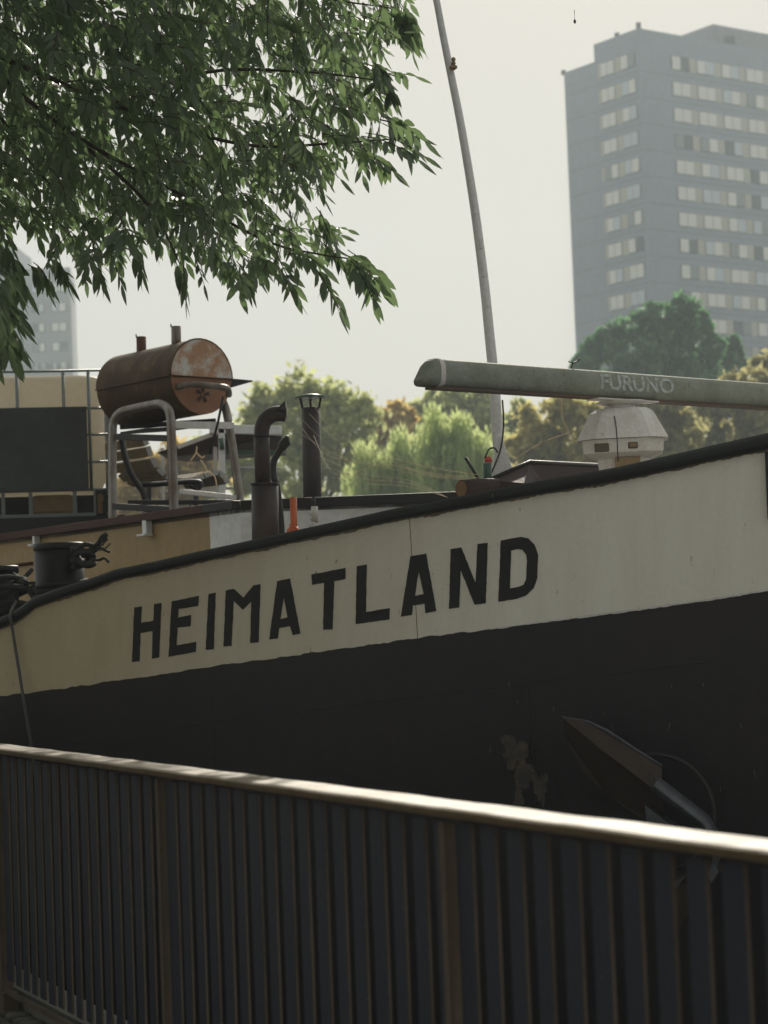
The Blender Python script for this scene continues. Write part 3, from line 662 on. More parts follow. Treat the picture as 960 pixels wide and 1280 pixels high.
# worn maker's lettering on the bar
tcu = bpy.data.curves.new('lettering', 'FONT'); tcu.body = 'FURUNO'; tcu.size = 0.1; tcu.extrude = 0.001; tcu.align_x = 'CENTER'; tcu.align_y = 'CENTER'; tcu.offset = 0.0025
tob = bpy.data.objects.new('tmp_lettering', tcu); COL.objects.link(tob)
bpy.context.view_layer.update()
tme = bpy.data.meshes.new_from_object(tob.evaluated_get(bpy.context.evaluated_depsgraph_get()))
mb = MB(); xs_ = [v.co.x for v in tme.vertices]; ys_ = [v.co.y for v in tme.vertices]
sx = .56 / (max(xs_) - min(xs_)); sy = .082 / (max(ys_) - min(ys_)); cx_, cy_ = (max(xs_) + min(xs_)) / 2, (max(ys_) + min(ys_)) / 2
_zz = [-hh, -hh * .86, -hh * .5, 0, hh * .45, hh * .8, hh * .97, hh]; _rr = [.035, .052, .062, .064, .062, .053, .036, .015]
vs_ = [Cp + rd * (.07 + (v.co.x - cx_) * sx) + rn * (float(np.interp((v.co.y - cy_) * sy + .006, _zz, _rr)) + .0022 + v.co.z) + ZV * ((v.co.y - cy_) * sy + .006) for v in tme.vertices]
mb.add(vs_, [list(p.vertices) for p in tme.polygons]); bpy.data.objects.remove(tob); bpy.data.curves.remove(tcu)
link('lettering', mb, M['radar_logo'], root, recalc=False)
# housing
hb = Cp + ZV * (-.075)
s_ = YC / FPX
zt = at(777, 512, YC).z; zm = at(777, 551, YC).z; zb = at(777, 580, YC).z
HC = Vector((Cp.x, Cp.y, 0)) + rd * 0.005
mb = MB(); mb.lathe(Vector((HC.x, HC.y, zt - .005)), [(.075, 0), (.075, .03), (.055, .035), (.055, Cp.z - hh - .02 - zt)], 20); mb.lathe(Vector((HC.x, HC.y, Cp.z - hh - .045)), [(.06, 0), (.13, .02), (.13, .026)], 20); link('neck', mb, M['radar_case'], root)
def octo(rx, ry, z, ch=.38):
    P = [(-rx + rx * ch, -ry), (rx - rx * ch, -ry), (rx, -ry + ry * ch), (rx, ry - ry * ch), (rx - rx * ch, ry), (-rx + rx * ch, ry), (-rx, ry - ry * ch), (-rx, -ry + ry * ch)]
    ang = R(-6); hx = Vector((math.cos(ang), math.sin(ang), 0)); hy = Vector((-math.sin(ang), math.cos(ang), 0))
    return [Vector((HC.x, HC.y, z)) + hx * x + hy * y for x, y in P]
def loft(mb_, rings, mi=0):
    rows = [r_ + [r_[0]] for r_ in rings]; mb_.sheet(rows, mi); mb_.add(rings[0], [list(range(8))], mi); mb_.add(rings[-1], [list(range(8))[::-1]], mi)
mb = MB(); loft(mb, [octo(.235, .20, zm), octo(.225, .19, zm + .02), octo(.165, .14, zt - .025), octo(.13, .11, zt)]); link('upper_housing', mb, M['radar_case'], root, bevel=.006)
mb = MB(); loft(mb, [octo(.12, .11, zb - .10), octo(.135, .12, zb + .02), octo(.205, .175, zb + .05), octo(.21, .18, zm - .012), octo(.21, .18, zm - .002)]); link('lower_housing', mb, M['radar_case'], root, bevel=.005)
mb = MB(); loft(mb, [octo(.09, .09, zb - .55), octo(.09, .09, zb - .1)]); link('pedestal', mb, M['ochre'], root, bevel=.004)
ang = R(-6); hx = Vector((math.cos(ang), math.sin(ang), 0)); hy = Vector((-math.sin(ang), math.cos(ang), 0))
mb = MB()
for x, z, w_, h_ in ((-.11, -.045, .075, .045), (.05, -.04, .05, .034)):
    mb = MB(); mb.box(Vector((HC.x, HC.y, zm)) + hx * x - hy * .178 + ZV * z, (w_, .012, h_), (hx, hy, ZV)); link('recess', mb, mat('brown_recess', (0.13, 0.11, 0.08), 0.8, scale=20), root, bevel=.012)  # each recess drawn as a soft edged brown plate
mb = MB(); mb.box(Vector((HC.x, HC.y, zb)) + hx * .02 - hy * .13 + ZV * .0, (.13, .03, .05), (hx, hy, ZV)); mb.box(Vector((HC.x, HC.y, zm)) + hx * .05 - hy * .187 - ZV * .04, (.035, .008, .02), (hx, hy, ZV)); link('bracket', mb, M['ochre'], root, bevel=.003)
mb = MB(); mb.tube(smooth_path([Vector((HC.x, HC.y, zt)) - hx * .05 - hy * .105, Vector((HC.x, HC.y, zt - .07)) - hx * .035 - hy * .165, Vector((HC.x, HC.y, zm)) - hx * .03 - hy * .21, Vector((HC.x, HC.y, zb)) - hx * .03 - hy * .185], 4), .003, 6); link('cable', mb, M['black_rubber'], root)
mb = MB(); mb.tube(smooth_path([Cp + ZV * hh - rd * .36, Cp + ZV * (hh + .03) - rd * .345, Cp + ZV * (hh + .045) - rd * .31, Cp + ZV * (hh + .06) - rd * .29], 4), .004, 6); mb.tube([Cp + ZV * (hh + .035) - rd * .34, Cp + ZV * (hh + .04) - rd * .375], .003, 6); link('wire_stub', mb, M['dark_steel'], root)

# cobwebs
def web(pts_list, label, r_=.0010):
    mb = MB()
    for pts in pts_list:
        q = smooth_path([at(*p) for p in pts], 8); mb.tube(q, r_ * random.uniform(.7, 1.2), 4)
    o = link('cobweb', mb, M['web'], loc=at(*pts_list[0][0])); tag(o, label, 'cobweb', 'cobwebs stretched over the deck')
strands = []
for k in range(6):
    y0 = 505 + k * 8 + random.uniform(-6, 6)
    strands.append([(355 + random.uniform(-2, 40), y0, 13.0), (420 + random.uniform(-8, 8), y0 + 40 + random.uniform(-10, 10), 12.4), (480, 570 + k * 3 + random.uniform(-5, 5), 12.0), (540, 587 + k * 1.6 + random.uniform(-4, 4), 11.7), (600 + random.uniform(-30, 30), 592 + k * 2, 11.5)])
for k in range(3):
    strands.append([(400 + k * 8, 570 + k * 13, 12.8), (450, 592 + k * 6, 12.3), (510, 600 + k * 4, 12.0), (560, 622, 11.6)])
web(strands, 'loose cobweb strands running from the chimney down to the roller')
web([[(702, 500, 11.0), (703, 520, 11.0), (711, 541, 10.95)], [(711, 541, 10.95), (680, 552, 11.2), (655, 566, 11.6), (641, 575, 12.0)], [(711, 541, 10.95), (716, 549, 11.0), (722, 552, 11.0)]], 'cobweb thread hanging from the radar bar towards the mast foot', .0018)

# ================================================================== ROOF CARGO: tank, barbecue, bench, shelter
def rot_axes(dx): X = Vector(dx).normalized(); return X, Vector((-X.y, X.x, 0)), ZV
ix, iy, _ = rot_axes((1, 0.17, 0))
YI = 16.6; s_ = YI / FPX
fr = at(134, 463, YI)
ztop = fr.z; zbot = at(60, 652, YI).z; wI = 1.22; dI = 1.0
fr0 = Vector((fr.x, fr.y, 0)); org = fr0 - ix * wI / 2 + iy * dI / 2
root = thing('water_tank', 'caged white plastic water tank with a slate grey sheet across its front', 'tank', Vector((org.x, org.y, DZ - .02)))
def ip(x, y, z): return fr0 + ix * x + iy * y + ZV * z       # x from right front corner (negative left), y depth
zt0 = at(60, 616, YI).z
mb = MB(); rows = []
def rrect(inset, z, r_=.10):
    pts = []
    for cx2, cy2, a0 in ((-inset - r_, inset + r_, -90), (-inset - r_, dI - inset - r_, 0), (-wI + inset + r_, dI - inset - r_, 90), (-wI + inset + r_, inset + r_, 180)):
        for k in range(6): a = R(a0 + 18 * k); pts.append(ip(cx2 + r_ * math.cos(a), cy2 + r_ * math.sin(a), z))
    return pts
lv = [(.10, zt0 + .02), (.03, zt0 + .08), (.03, ztop - .09), (.05, ztop - .045), (.12, ztop - .02)]
rings = [rrect(i_, z_) for i_, z_ in lv]
mb.sheet([r_ + [r_[0]] for r_ in rings], smooth=True); mb.add(rings[0], [list(range(24))]); mb.add(rings[-1], [list(range(24))[::-1]]); link('bottle', mb, M['ibc'], root)
mb = MB()
for x in (0, -.15, -.345, -.70, -1.0, -wI): mb.tube([ip(x, -.01, zt0), ip(x, -.01, ztop)], .013, 8)
for y in (.5, 1.0): mb.tube([ip(.01, y, zt0), ip(.01, y, ztop)], .012, 8)
for y in (.33, .66, 1.0): mb.tube([ip(-wI, y, zt0), ip(-wI, y, ztop)], .012, 8)
for z in (ztop, at(110, 511, YI).z, at(110, 544, YI).z, at(110, 578, YI).z, zt0 + .01):
    mb.tube([ip(-wI, -.01, z), ip(0, -.01, z), ip(.01, dI, z), ip(-wI, dI, z), ip(-wI, -.01, z)], .010, 8)
link('cage', mb, M['ibc_cage'], root)
mb = MB(); zs0, zs1 = zt0 + .005, at(60, 511, YI).z
mb.box(ip(-wI / 2 - .085, -.035, (zs0 + zs1) / 2), (wI - .17, .012, zs1 - zs0), (ix, iy, ZV)); link('front_sheet', mb, M['grey_sheet'], root, bevel=.003)
mb = MB()
for x in (-.2, -.48, -.82, -1.14):
    for z in (zs0 + .03, zs1 - .03): mb = MB(); mb.lathe(ip(x, -.041, z), [(.009, 0), (.006, .005)], 10, axis=-iy); link('sheet_screw', mb, M['dark_steel'], root)
mb = MB(); zp = at(60, 646, YI).z
mb.box(ip(-wI / 2, dI / 2, zp), (wI + .04, dI + .04, .035), (ix, iy, ZV))
for x in (-.12, -.28, -.62, -.83): mb.box(ip(x, .01, (zp + zt0) / 2), (.03, .03, zt0 - zp), (ix, iy, ZV))
link('pallet_frame', mb, M['ibc_cage'], root, bevel=.003)
mb = MB(); mb.box(ip(-.45, .16, (zp + zt0) / 2), (.32, .14, zt0 - zp - .03), (ix, iy, ZV)); link('pallet_block', mb, M['ochre'], root, bevel=.03); mb = MB(); mb.box(ip(-1.05, .16, (zp + zt0) / 2), (.34, .14, zt0 - zp - .03), (ix, iy, ZV)); link('pallet_block', mb, M['black_rubber'], root, bevel=.03)
mb = MB(); mb.box(ip(-wI / 2, .6, (zp + zt0) / 2), (wI - .02, .7, zt0 - zp - .03), (ix, iy, ZV)); mb.box(ip(-wI/2, .4, (DZ + zp) / 2 - .01), (wI + .2, .9, max(.05, zp - DZ)), (ix, iy, ZV)); link('pallet_skid', mb, M['black_rubber'], root)
mb = MB(); P = at(127, 640, 16.2)
mb.box(P + ZV * .07, (.08, .12, .2), (ix, iy, ZV)); mb.box(P + ZV * .06 - iy * .065 - ix * .012, (.035, .01, .15), (ix, iy, ZV), mi=1); mb.box(P + ZV * .1 - iy * .07 + ix * .006, (.02, .01, .05), (ix, iy, ZV), mi=1)
mb.box(P - ZV * .1, (.09, .12, .14), (ix, iy, ZV))
o = link('wood_block', mb, [M['dark_void'], M['wood_end']], loc=P, bevel=.01); tag(o, 'charred wooden block between the tank and the barbecue leg', 'block')

# barbecue smoker
YB = 15.4; pc = at(252, 471, YB)
ba = Vector((-.66, .75, 0)).normalized(); bb = Vector((ba.y, -ba.x, 0)); bb = bb if bb.x > 0 else -bb
RB = 48 * YB / FPX; LB = .96
pf = pc + ba * LB
root = thing('barbecue', 'rusty oil drum barbecue smoker with two stub chimneys on a bent tube stand', 'barbecue', Vector((pc.x, pc.y, DZ)) + ba * .5)
def halfdrum(a0, a1, r_, x0, x1, seg=18, thick=.004):
    m_ = MB(); rows = []
    for x in (x0, x1):
        rows.append([pc + ba * x + bb * (math.cos(R(a0 + (a1 - a0) * k / seg)) * r_) + ZV * (math.sin(R(a0 + (a1 - a0) * k / seg)) * r_) for k in range(seg + 1)])
    m_.sheet(rows, smooth=True); n = seg + 1
    m_.add(rows[1], [list(range(n))[::-1]])
    return m_, rows[0]
SP = -1.0   # split angle
md_, ring0 = halfdrum(SP, 180 - SP, RB, 0, LB); link('lid', md_, M['drum'], root)
md2, ring1 = halfdrum(180 - SP, 360 + SP, RB * .985, .005, LB - .005); link('drum', md2, M['drum'], root)
mb = MB(); mb.add([p - ba * .004 for p in ring0], [list(range(len(ring0)))]); link('lid_end', mb, M['drum_lid_end'], root)
mb = MB(); mb.add([p - ba * .002 for p in ring1], [list(range(len(ring1)))]); link('drum_end', mb, M['drum_end'], root)
mb = MB(); mb.tube(ring0, .007, 8); mb.tube([ring0[0] - ba * .006, ring0[-1] - ba * .006], .006, 8); link('lid_rim', mb, M['drum'], root)
mb = MB(); mb.tube([ring0[-1] - bb * .004, ring0[-1] + ba * LB - bb * .004], .005, 6)
link('seam_ring', mb, M['drum'], root)
for (px, py0, py1, rr, mm) in ((176.5, 421, 446, 6.2, 'rust'), (220, 408, 432, 6.2, 'galv')):
    mb = MB(); Yk = 15.9 if px < 200 else 15.55
    mb.tube([at(px + .5, py1 + 6, Yk), at(px, py0, Yk)], rr * Yk / FPX, 14); s_ob = link('smoke_stack', mb, M[mm], root)
    mb = MB(); mb.tube([at(px - 6, py0 + 1, Yk), at(px - 6.5, py0 - 3, Yk)], .006, 6); link('stack_lug', mb, M['green_cap'], root)
mb = MB(); Yh = 15.25
mb.tube(smooth_path([at(219, 483, YB + .02), at(224, 483, Yh), at(238, 480.5, Yh), at(262, 482, Yh - .02), at(278, 484, Yh - .02), at(285, 487, Yh), at(286, 494, Yh + .05)], 5), 4.2 * Yh / FPX, 12); link('handle', mb, M['galv'], root)
mb = MB()
for a in range(5):
    th = R(a * 72 + 10); c_ = pc - ZV * .13 + bb * .0 - ba * .006
    mb.prism([c_ + (bb * math.cos(th - .3) + ZV * math.sin(th - .3)) * .015, c_ + (bb * math.cos(th - .25) + ZV * math.sin(th - .25)) * .06, c_ + (bb * math.cos(th + .25) + ZV * math.sin(th + .25)) * .06, c_ + (bb * math.cos(th + .3) + ZV * math.sin(th + .3)) * .015], -ba * .002)
link('air_vent', mb, M['dark_void'], root)
mb = MB(); shp = at(303, 479, YB + .45)
mb.prism([at(289, 473, YB + .2), at(316, 475.5, YB + .2), at(316, 477, YB + .2), at(291, 484, YB + .2)], Vector((-.2, .35, 0))); link('side_shelf', mb, M['grey_sheet'], root)
mb = MB(); tr = 5.6 * YB / FPX
nu = [(141, 660, 15.55), (140.5, 600, 15.55), (140.5, 545, 15.55), (142, 528, 15.55), (150, 516, 15.5), (166, 511, 15.42), (190, 506, 15.25), (200, 505, 15.15), (209, 510, 15.05), (213, 522, 15.0), (215, 560, 15.0), (218, 655, 15.0)]
mb.tube(smooth_path([at(*p) for p in nu], 4), tr, 14); link('stand_leg', mb, M['galv'], root)
mb = MB(); fu = [(217, 660, 16.3), (214, 560, 16.25), (216, 522, 16.15), (245, 508, 16.0), (262, 500, 15.8), (274, 498, 15.7), (281, 508, 15.62), (286, 530, 15.6), (293, 575, 15.6), (303, 650, 15.6)]
mb.tube(smooth_path([at(*p) for p in fu], 4), tr * .98, 14); link('stand_leg', mb, M['galv'], root)
def barpx(a, b2, hpx, m, name='cross_bar', th=.03):
    m_ = MB(); A, B = at(*a), at(*b2); X = (B - A).normalized(); Yv = ZV.cross(X).normalized(); Zv = X.cross(Yv)
    m_.box((A + B) / 2, ((B - A).length, th, hpx * A.y / FPX), (X, Yv, Zv)); return link(name, m_, m, root, bevel=.003)
barpx((213, 531, 15.0), (291, 532, 15.6), 9, M['white_bar'])
barpx((222, 614, 15.05), (296, 622, 15.6), 6, M['white_bar'])
barpx((145, 546, 15.5), (214, 548, 15.05), 8, M['dark_steel'])
barpx((150, 534, 15.9), (270, 526, 15.9), 6, M['dark_steel'])
barpx((142, 633, 15.5), (216, 637, 15.05), 8, M['dark_steel'])
barpx((160, 628, 16.2), (300, 628, 16.0), 6, M['dark_steel'])
mb = MB(); mb.tube([at(279, 496, 15.2), at(272, 530, 15.2), at(262, 568, 15.2)], 1.6 * YB / FPX, 8); link('prop_rod', mb, M['dark_steel'], root)
mb = MB(); mb.prism([at(150, 540, 15.8), at(210, 536, 15.4), at(270, 528, 15.9), at(215, 530, 16.3)], -ZV * .02); link('grate_tray', mb, M['dark_steel'], root)

# slatted garden bench behind the barbecue stand
YN = 17.0
prof_px = [(181, 543), (187, 556), (192, 570), (199, 583), (208, 592), (219, 597), (231, 598), (243, 596), (254, 592), (265, 588), (275, 588), (283, 594), (288, 603)]
root = thing('garden_bench', 'curved slatted garden bench with black scroll frame seen under the barbecue', 'bench', at(225, 640, YN))
off = Vector((-.36, .42, 0))
mb = MB(); mb2 = MB()
for (x0, y0), (x1, y1) in zip(prof_px, prof_px[1:]):
    a_, b2 = at(x0, y0, YN), at(x1, y1, YN); g = (b2 - a_) * .07
    c0, c1 = a_ + g, b2 - g
    nrm_ = Vector((-(c1 - c0).z, 0, (c1 - c0).x)).normalized() * .04
    P8 = [c0, c1, c1 - nrm_, c0 - nrm_]
    mb.prism(P8, off)
    mb2.prism([p - off.normalized() * .002 for p in P8], -off.normalized() * .004)
link('slats', mb, M['slat_wood'], root); link('slat_end', mb2, M['slat_light'], root)
mb = MB()
fo = Vector((-.13, .12, 0)) * .0
mb.tube(smooth_path([at(152, 548, YN - .3), at(156, 570, YN - .3), at(163, 590, YN - .3), at(172, 605, YN - .3), at(180, 618, YN - .3), at(184, 640, YN - .3)], 4), 6.5 * YN / FPX, 10, flat=.6)
mb.tube(smooth_path([at(172, 606, YN - .25), at(200, 605, YN - .25), at(225, 603, YN - .25), at(243, 602, YN - .25), at(251, 604, YN - .25), at(247, 611, YN - .25), at(238, 607, YN - .25)], 4), 5.5 * YN / FPX, 10, flat=.6)
link('scroll_frame', mb, M['dark_steel'], root)
mb = MB(); mb.tube([at(186, 610, YN), at(186, 650, YN)], .02, 8); link('leg', mb, M['dark_steel'], root)
mb = MB(); mb.tube([at(245, 608, YN), at(246, 650, YN)], .02, 8); link('leg', mb, M['dark_steel'], root)
# dry twigs
mb = MB()
for pts in ([(251, 575), (258, 588), (246, 594)], [(258, 588), (268, 595), (271, 608)], [(238, 576), (245, 566), (246, 558)], [(246, 566), (252, 572), (256, 570)]):
    mb.tube(smooth_path([at(x, y, 16.6) for x, y in pts], 4), .005, 5)
o = link('dry_twig', mb, M['web'], loc=at(258, 588, 16.6)); tag(o, 'pale dry twigs lying over the front of the garden bench', 'twig')
# shelter
YS = 18.2
root = thing('shelter', 'white framed open shelter with low sloping roof behind the barbecue stand', 'shelter', at(275, 640, YS))
def spx(name, pts, w_, m, Yo=0.0):
    m_ = MB(); A, B = at(*pts[0], YS + Yo), at(*pts[1], YS + Yo); X = (B - A).normalized(); Yv = Vector((0, 1, 0)); Zv = X.cross(Yv).normalized()
    m_.box((A + B) / 2, ((B - A).length, .05, w_ * YS / FPX), (X, Yv, Zv)); link(name, m_, m, root, bevel=.003)
spx('post', ((277, 534), (278, 650)), 8, M['white_steel']); spx('post', ((269, 545), (270, 650)), 5, M['white_bar'], .3)
spx('post', ((203, 560), (204, 650)), 4, M['white_bar'], 1.2)
spx('beam', ((262, 536), (352, 538)), 11, M['white_steel']); spx('rafter', ((222, 559), (276, 539)), 5, M['white_bar'], .05)
m_ = MB(); m_.prism([at(196, 566, YS + .4), at(270, 540, YS + .1), at(352, 545, YS + .1), at(352, 562, YS + .4), at(225, 570, YS + .4)], Vector((0, .9, .02))); link('roof_board', m_, M['purple_brown'], root)
spx('green_tape', ((283, 566), (352, 566)), 5, M['green_cap'], .1); m_ = MB(); m_.tube([at(276, 548, YS - .04), at(278, 562, YS - .04)], .02, 8); link('green_cloth', m_, M['green_cap'], root)
spx('rail', ((200, 614), (300, 610)), 3, M['white_bar'], .6); spx('rail', ((283, 584), (352, 585)), 2, M['white_bar'], .1)
# ================================================================== RAILING
root = thing('railing', 'dark blue grey slatted steel railing with worn brown handrail along the quay', 'railing', F0)
def s_at(px):
    # station along the fence line seen at column px (at mid height)
    best = None
    d = ray(px, 1000); N = Vector((-fd.y, fd.x, 0))
    P = hit(px, 1000, F0, N); return (P - F0).dot(fd)
sp = [s_at(2), s_at(205), s_at(561)]
bay = (sp[2] - sp[0]) / 2
posts = [sp[0] + bay * k for k in range(-4, 4)]
ax = (fd, fq, ZV)
s0, s1 = posts[0], posts[-1]
mb = MB()
prof = [(-.045, -.024), (.072, -.024), (.078, -.021), (.079, -.012), (.078, -.006), (.072, -.0015), (.06, 0), (-.04, 0), (-.05, -.003), (-.053, -.012), (-.051, -.021)]
rows = []
for k in range(0, 240):
    s_ = s0 + (s1 - s0) * k / 239
    j = .0010 * math.sin(k * .7) + random.uniform(-.0005, .0005)
    rows.append([F0 + fd * s_ + fq * (x + j) + ZV * (RAILZ + z + j) for x, z in prof])
n_ = len(prof)
for i in range(n_):
    q0, q1 = prof[i], prof[(i + 1) % n_]
    mi = 0 if (q0[1] > -.007 and q1[1] > -.007) else 1
    mb.sheet([[r_[i] for r_ in rows], [r_[(i + 1) % n_] for r_ in rows]], mi, False)
link('handrail', mb, [M['wood_rail'], M['rail_side']], root)
mb = MB(); mb.box(F0 + fd * (s0 + s1) / 2 + ZV * (RAILZ - .030), (s1 - s0, .045, .009), ax); link('top_bar', mb, M['slat_edge'], root)
mb = MB(); mb.box(F0 + fd * (s0 + s1) / 2 + ZV * .105 + fq * .012, (s1 - s0, .012, .022), ax); link('bottom_bar', mb, M['slat_edge'], root)
for s_ in posts:
    mb = MB(); mb.box(F0 + fd * s_ + ZV * ((RAILZ - .046) / 2 + .002), (.03, .05, RAILZ - .05), ax, mi=0, side_mi=1); mb.box(F0 + fd * (s_ + .035) + ZV * .05, (.075, .07, .10), ax, mi=0)
    link('post', mb, [M['slat_edge'], M['slat_edge']], root, bevel=.002)
for a_, b2 in zip(posts, posts[1:]):
    mb = MB(); n = 17
    for k in range(n):
        s_ = a_ + (b2 - a_) * (k + .62) / n
        w_ = .072 if k else .085
        yw = R(random.gauss(0, 1.6)); ln_ = random.gauss(0, .0016)
        ax2 = (fd * math.cos(yw) + fq * math.sin(yw), fq * math.cos(yw) - fd * math.sin(yw), (ZV + fd * ln_).normalized())
        mb.box(F0 + fd * (s_ + random.uniform(-.003, .003)) + ZV * ((RAILZ - .045 + .145) / 2 + random.uniform(-.004, .004)), (w_ + random.uniform(-.003, .003), .009, RAILZ - .045 - .145 - .004), ax2, mi=0, side_mi=1)
    link('slat_panel', mb, [M['slat'], M['slat_edge']], root, bevel=.0015)

# ================================================================== FOLIAGE
def np_mesh(name, V, Fq, m, parent=None, loc=(0, 0, 0)):
    """V (n,3), Fq (k,4)"""
    me = bpy.data.meshes.new(name); org = np.array(ORG[parent.name] if parent is not None else loc)
    V = (V - org).astype(np.float32)
    me.vertices.add(len(V)); me.vertices.foreach_set('co', V.ravel())
    k, w_ = Fq.shape
    me.loops.add(k * w_); me.loops.foreach_set('vertex_index', Fq.ravel().astype(np.int32))
    me.polygons.add(k); me.polygons.foreach_set('loop_start', np.arange(0, k * w_, w_, dtype=np.int32)); me.polygons.foreach_set('loop_total', np.full(k, w_, dtype=np.int32))
    me.update(calc_edges=True); me.materials.append(m)
    o = bpy.data.objects.new(name, me); COL.objects.link(o)
    if parent is not None: o.parent = parent
    else: o.location = loc
    ORG[o.name] = Vector(org); return o
# --- overhanging tree on the quay (leaflets 7-11 cm, compound drooping leaves)
LV, LF = [], []
def leaflet(base, d, side, L, w, fold=.25, curl=.25):
    """pointed leaf: 2 x 4 quads along a drooping midrib"""
    d = d / np.linalg.norm(d); side = side - d * side.dot(d); side /= (np.linalg.norm(side) + 1e-9); nrm = np.cross(d, side)
    ts = (0, .22, .5, .78, 1.0); ws = (.08, .75, 1.0, .62, .02)
    o = len(LV)
    for t, q in zip(ts, ws):
        c = base + d * (L * t) - nrm * 0 + np.array((0, 0, -1.0)) * (curl * L * t * t)
        LV.append(c + side * (w * q) + nrm * (fold * w * q)); LV.append(c); LV.append(c - side * (w * q) + nrm * (fold * w * q))
    for i in range(4):
        b0 = o + i * 3; LF.append((b0, b0 + 1, b0 + 4, b0 + 3)); LF.append((b0 + 1, b0 + 2, b0 + 5, b0 + 4))
TW = MB()
def rvec(): v = rng.normal(size=3); return v / np.linalg.norm(v)
def spray(P, d, L, n=4, size=.085):
    """compound leaf: rachis with opposite leaflets"""
    P = np.array(P); d = np.array(d, float); d /= np.linalg.norm(d); pts = [P]; p = P.copy(); dd = d.copy()
    for k in range(n + 1):
        dd = dd + np.array((0, 0, -.13)) + rvec() * .06; dd /= np.linalg.norm(dd); p = p + dd * (L / (n + 1)); pts.append(p.copy())
    hor = np.cross(dd, (0, 0, 1)); hor = hor / (np.linalg.norm(hor) + 1e-9)
    roll = rng.uniform(-1.2, 1.2); ax_ = np.cross(dd, hor); side = hor * math.cos(roll) + ax_ * math.sin(roll)
    for k in range(1, n + 1):
        for sgn in (-1, 1):
            ld_ = dd * .55 + side * sgn * .8 + np.array((0, 0, -.45)) + rvec() * .22
            s_ = size * rng.uniform(.75, 1.2)
            leaflet(pts[k] + dd * rng.uniform(-.01, .01), ld_, rvec() * .5 + dd * sgn + ax_ * .3, s_, s_ * rng.uniform(.16, .21), rng.uniform(.05, .45), rng.uniform(.0, .3))
    leaflet(pts[-1], dd + rvec() * .1, side + rvec() * .3, size * 1.15, size * .2, .2, .15)
    TW.tube([Vector(q) for q in pts], [.0022] * (len(pts) - 1) + [.001], 4, cap=False)
poly = [(-260, -420), (530, -420), (518, -40), (512, 15), (500, 38), (478, 36), (468, 80), (488, 118), (498, 142), (470, 170), (440, 190), (395, 200), (378, 232), (392, 262), (408, 292), (418, 325), (392, 338), (360, 318), (325, 335), (290, 338), (255, 330), (225, 330), (195, 322), (160, 300), (138, 312), (110, 318), (96, 325), (60, 318), (40, 300), (10, 285), (-60, 290), (-100, 420), (-260, 440)]
def inside(x, y, pg):
    c = False; j = len(pg) - 1
    for i in range(len(pg)):
        xi, yi = pg[i]; xj, yj = pg[j]
        if (yi > y) != (yj > y) and x < (xj - xi) * (y - yi) / (yj - yi) + xi: c = not c
        j = i
    return c
cnt = 0
from mathutils import noise as mnoise
while cnt < 2650:
    x, y = rng.uniform(-260, 560), rng.uniform(-300, 380)
    if not inside(x, y, poly): continue
    dens = 1.0
    if x > 330: dens = .5
    if y > 265: dens *= .5
    if x < 130 and y > 230: dens *= .8
    if 250 < y and x > 130: dens *= .8
    g = mnoise.noise(Vector((x * .011, y * .011, 3.3)))
    if g < -.3: dens *= .4
    if rng.uniform() > dens: continue
    Yd = rng.uniform(8.6, 11.6)
    P = at(x, y, Yd)
    spray(P, (rng.uniform(-.2, .75), rng.uniform(-.4, .3), rng.uniform(-.75, .15)), rng.uniform(.11, .19), 3, rng.uniform(.052, .088)); cnt += 1
cnt = 0
while cnt < 1500:                                                    # deeper boughs of the same crown, out over the boat
    x, y = rng.uniform(-260, 500), rng.uniform(-300, 330)
    if not inside(x * 1.04, y + 22, poly): continue
    spray(at(x, y, rng.uniform(11.8, 15.2)), (rng.uniform(-.2, .75), rng.uniform(-.4, .3), rng.uniform(-.75, .15)), rng.uniform(.15, .24), 3, rng.uniform(.065, .1)); cnt += 1
# named twig tips that reach out against the sky
tips = [((455, 165), (545, 172), 10.0), ((470, 150), (552, 158), 10.1), ((440, 190), (508, 200), 10.0), ((500, 5), (528, 35), 10.2), ((495, 20), (523, 50), 10.3),
        ((390, 325), (440, 388), 9.8), ((430, 318), (498, 345), 9.6), ((440, 322), (478, 378), 9.6), ((400, 300), (455, 340), 9.9), ((400, 262), (428, 300), 9.9), ((345, 318), (385, 368), 9.9),
        ((225, 325), (240, 372), 9.5), ((300, 330), (318, 362), 9.7), ((168, 312), (178, 345), 10), ((120, 325), (132, 352), 10.2), ((-10, 300), (42, 345), 9.4), ((-20, 350), (40, 395), 9.2),
        ((-25, 380), (45, 430), 9.2), ((-20, 400), (28, 440), 9.0), ((-30, 330), (30, 372), 9.3), ((-30, 405), (5, 445), 9.1), ((40, 330), (75, 352), 10.2), ((60, 320), (92, 350), 10.1), ((470, 80), (490, 98), 10), ((480, 110), (495, 125), 10)]
for (x0, y0), (x1, y1), Yd in tips:
    for q in range(2 if x0 > 30 else 3):
        A, B = at(x0 + rng.uniform(-6, 6), y0 + rng.uniform(-6, 6), Yd + q * .1), at(x1 + rng.uniform(-8, 4), y1 + rng.uniform(-8, 2), Yd + q * .1)
        spray(A, (B - A), (B - A).length * .88, 4, rng.uniform(.085, .105))
for k in range(18):
    P = at(rng.uniform(-60, 12), rng.uniform(315, 385), rng.uniform(7.6, 8.8))
    spray(P, (rng.uniform(.1, .8), rng.uniform(-.3, .3), rng.uniform(-.8, -.1)), rng.uniform(.1, .17), 3, rng.uniform(.07, .09))
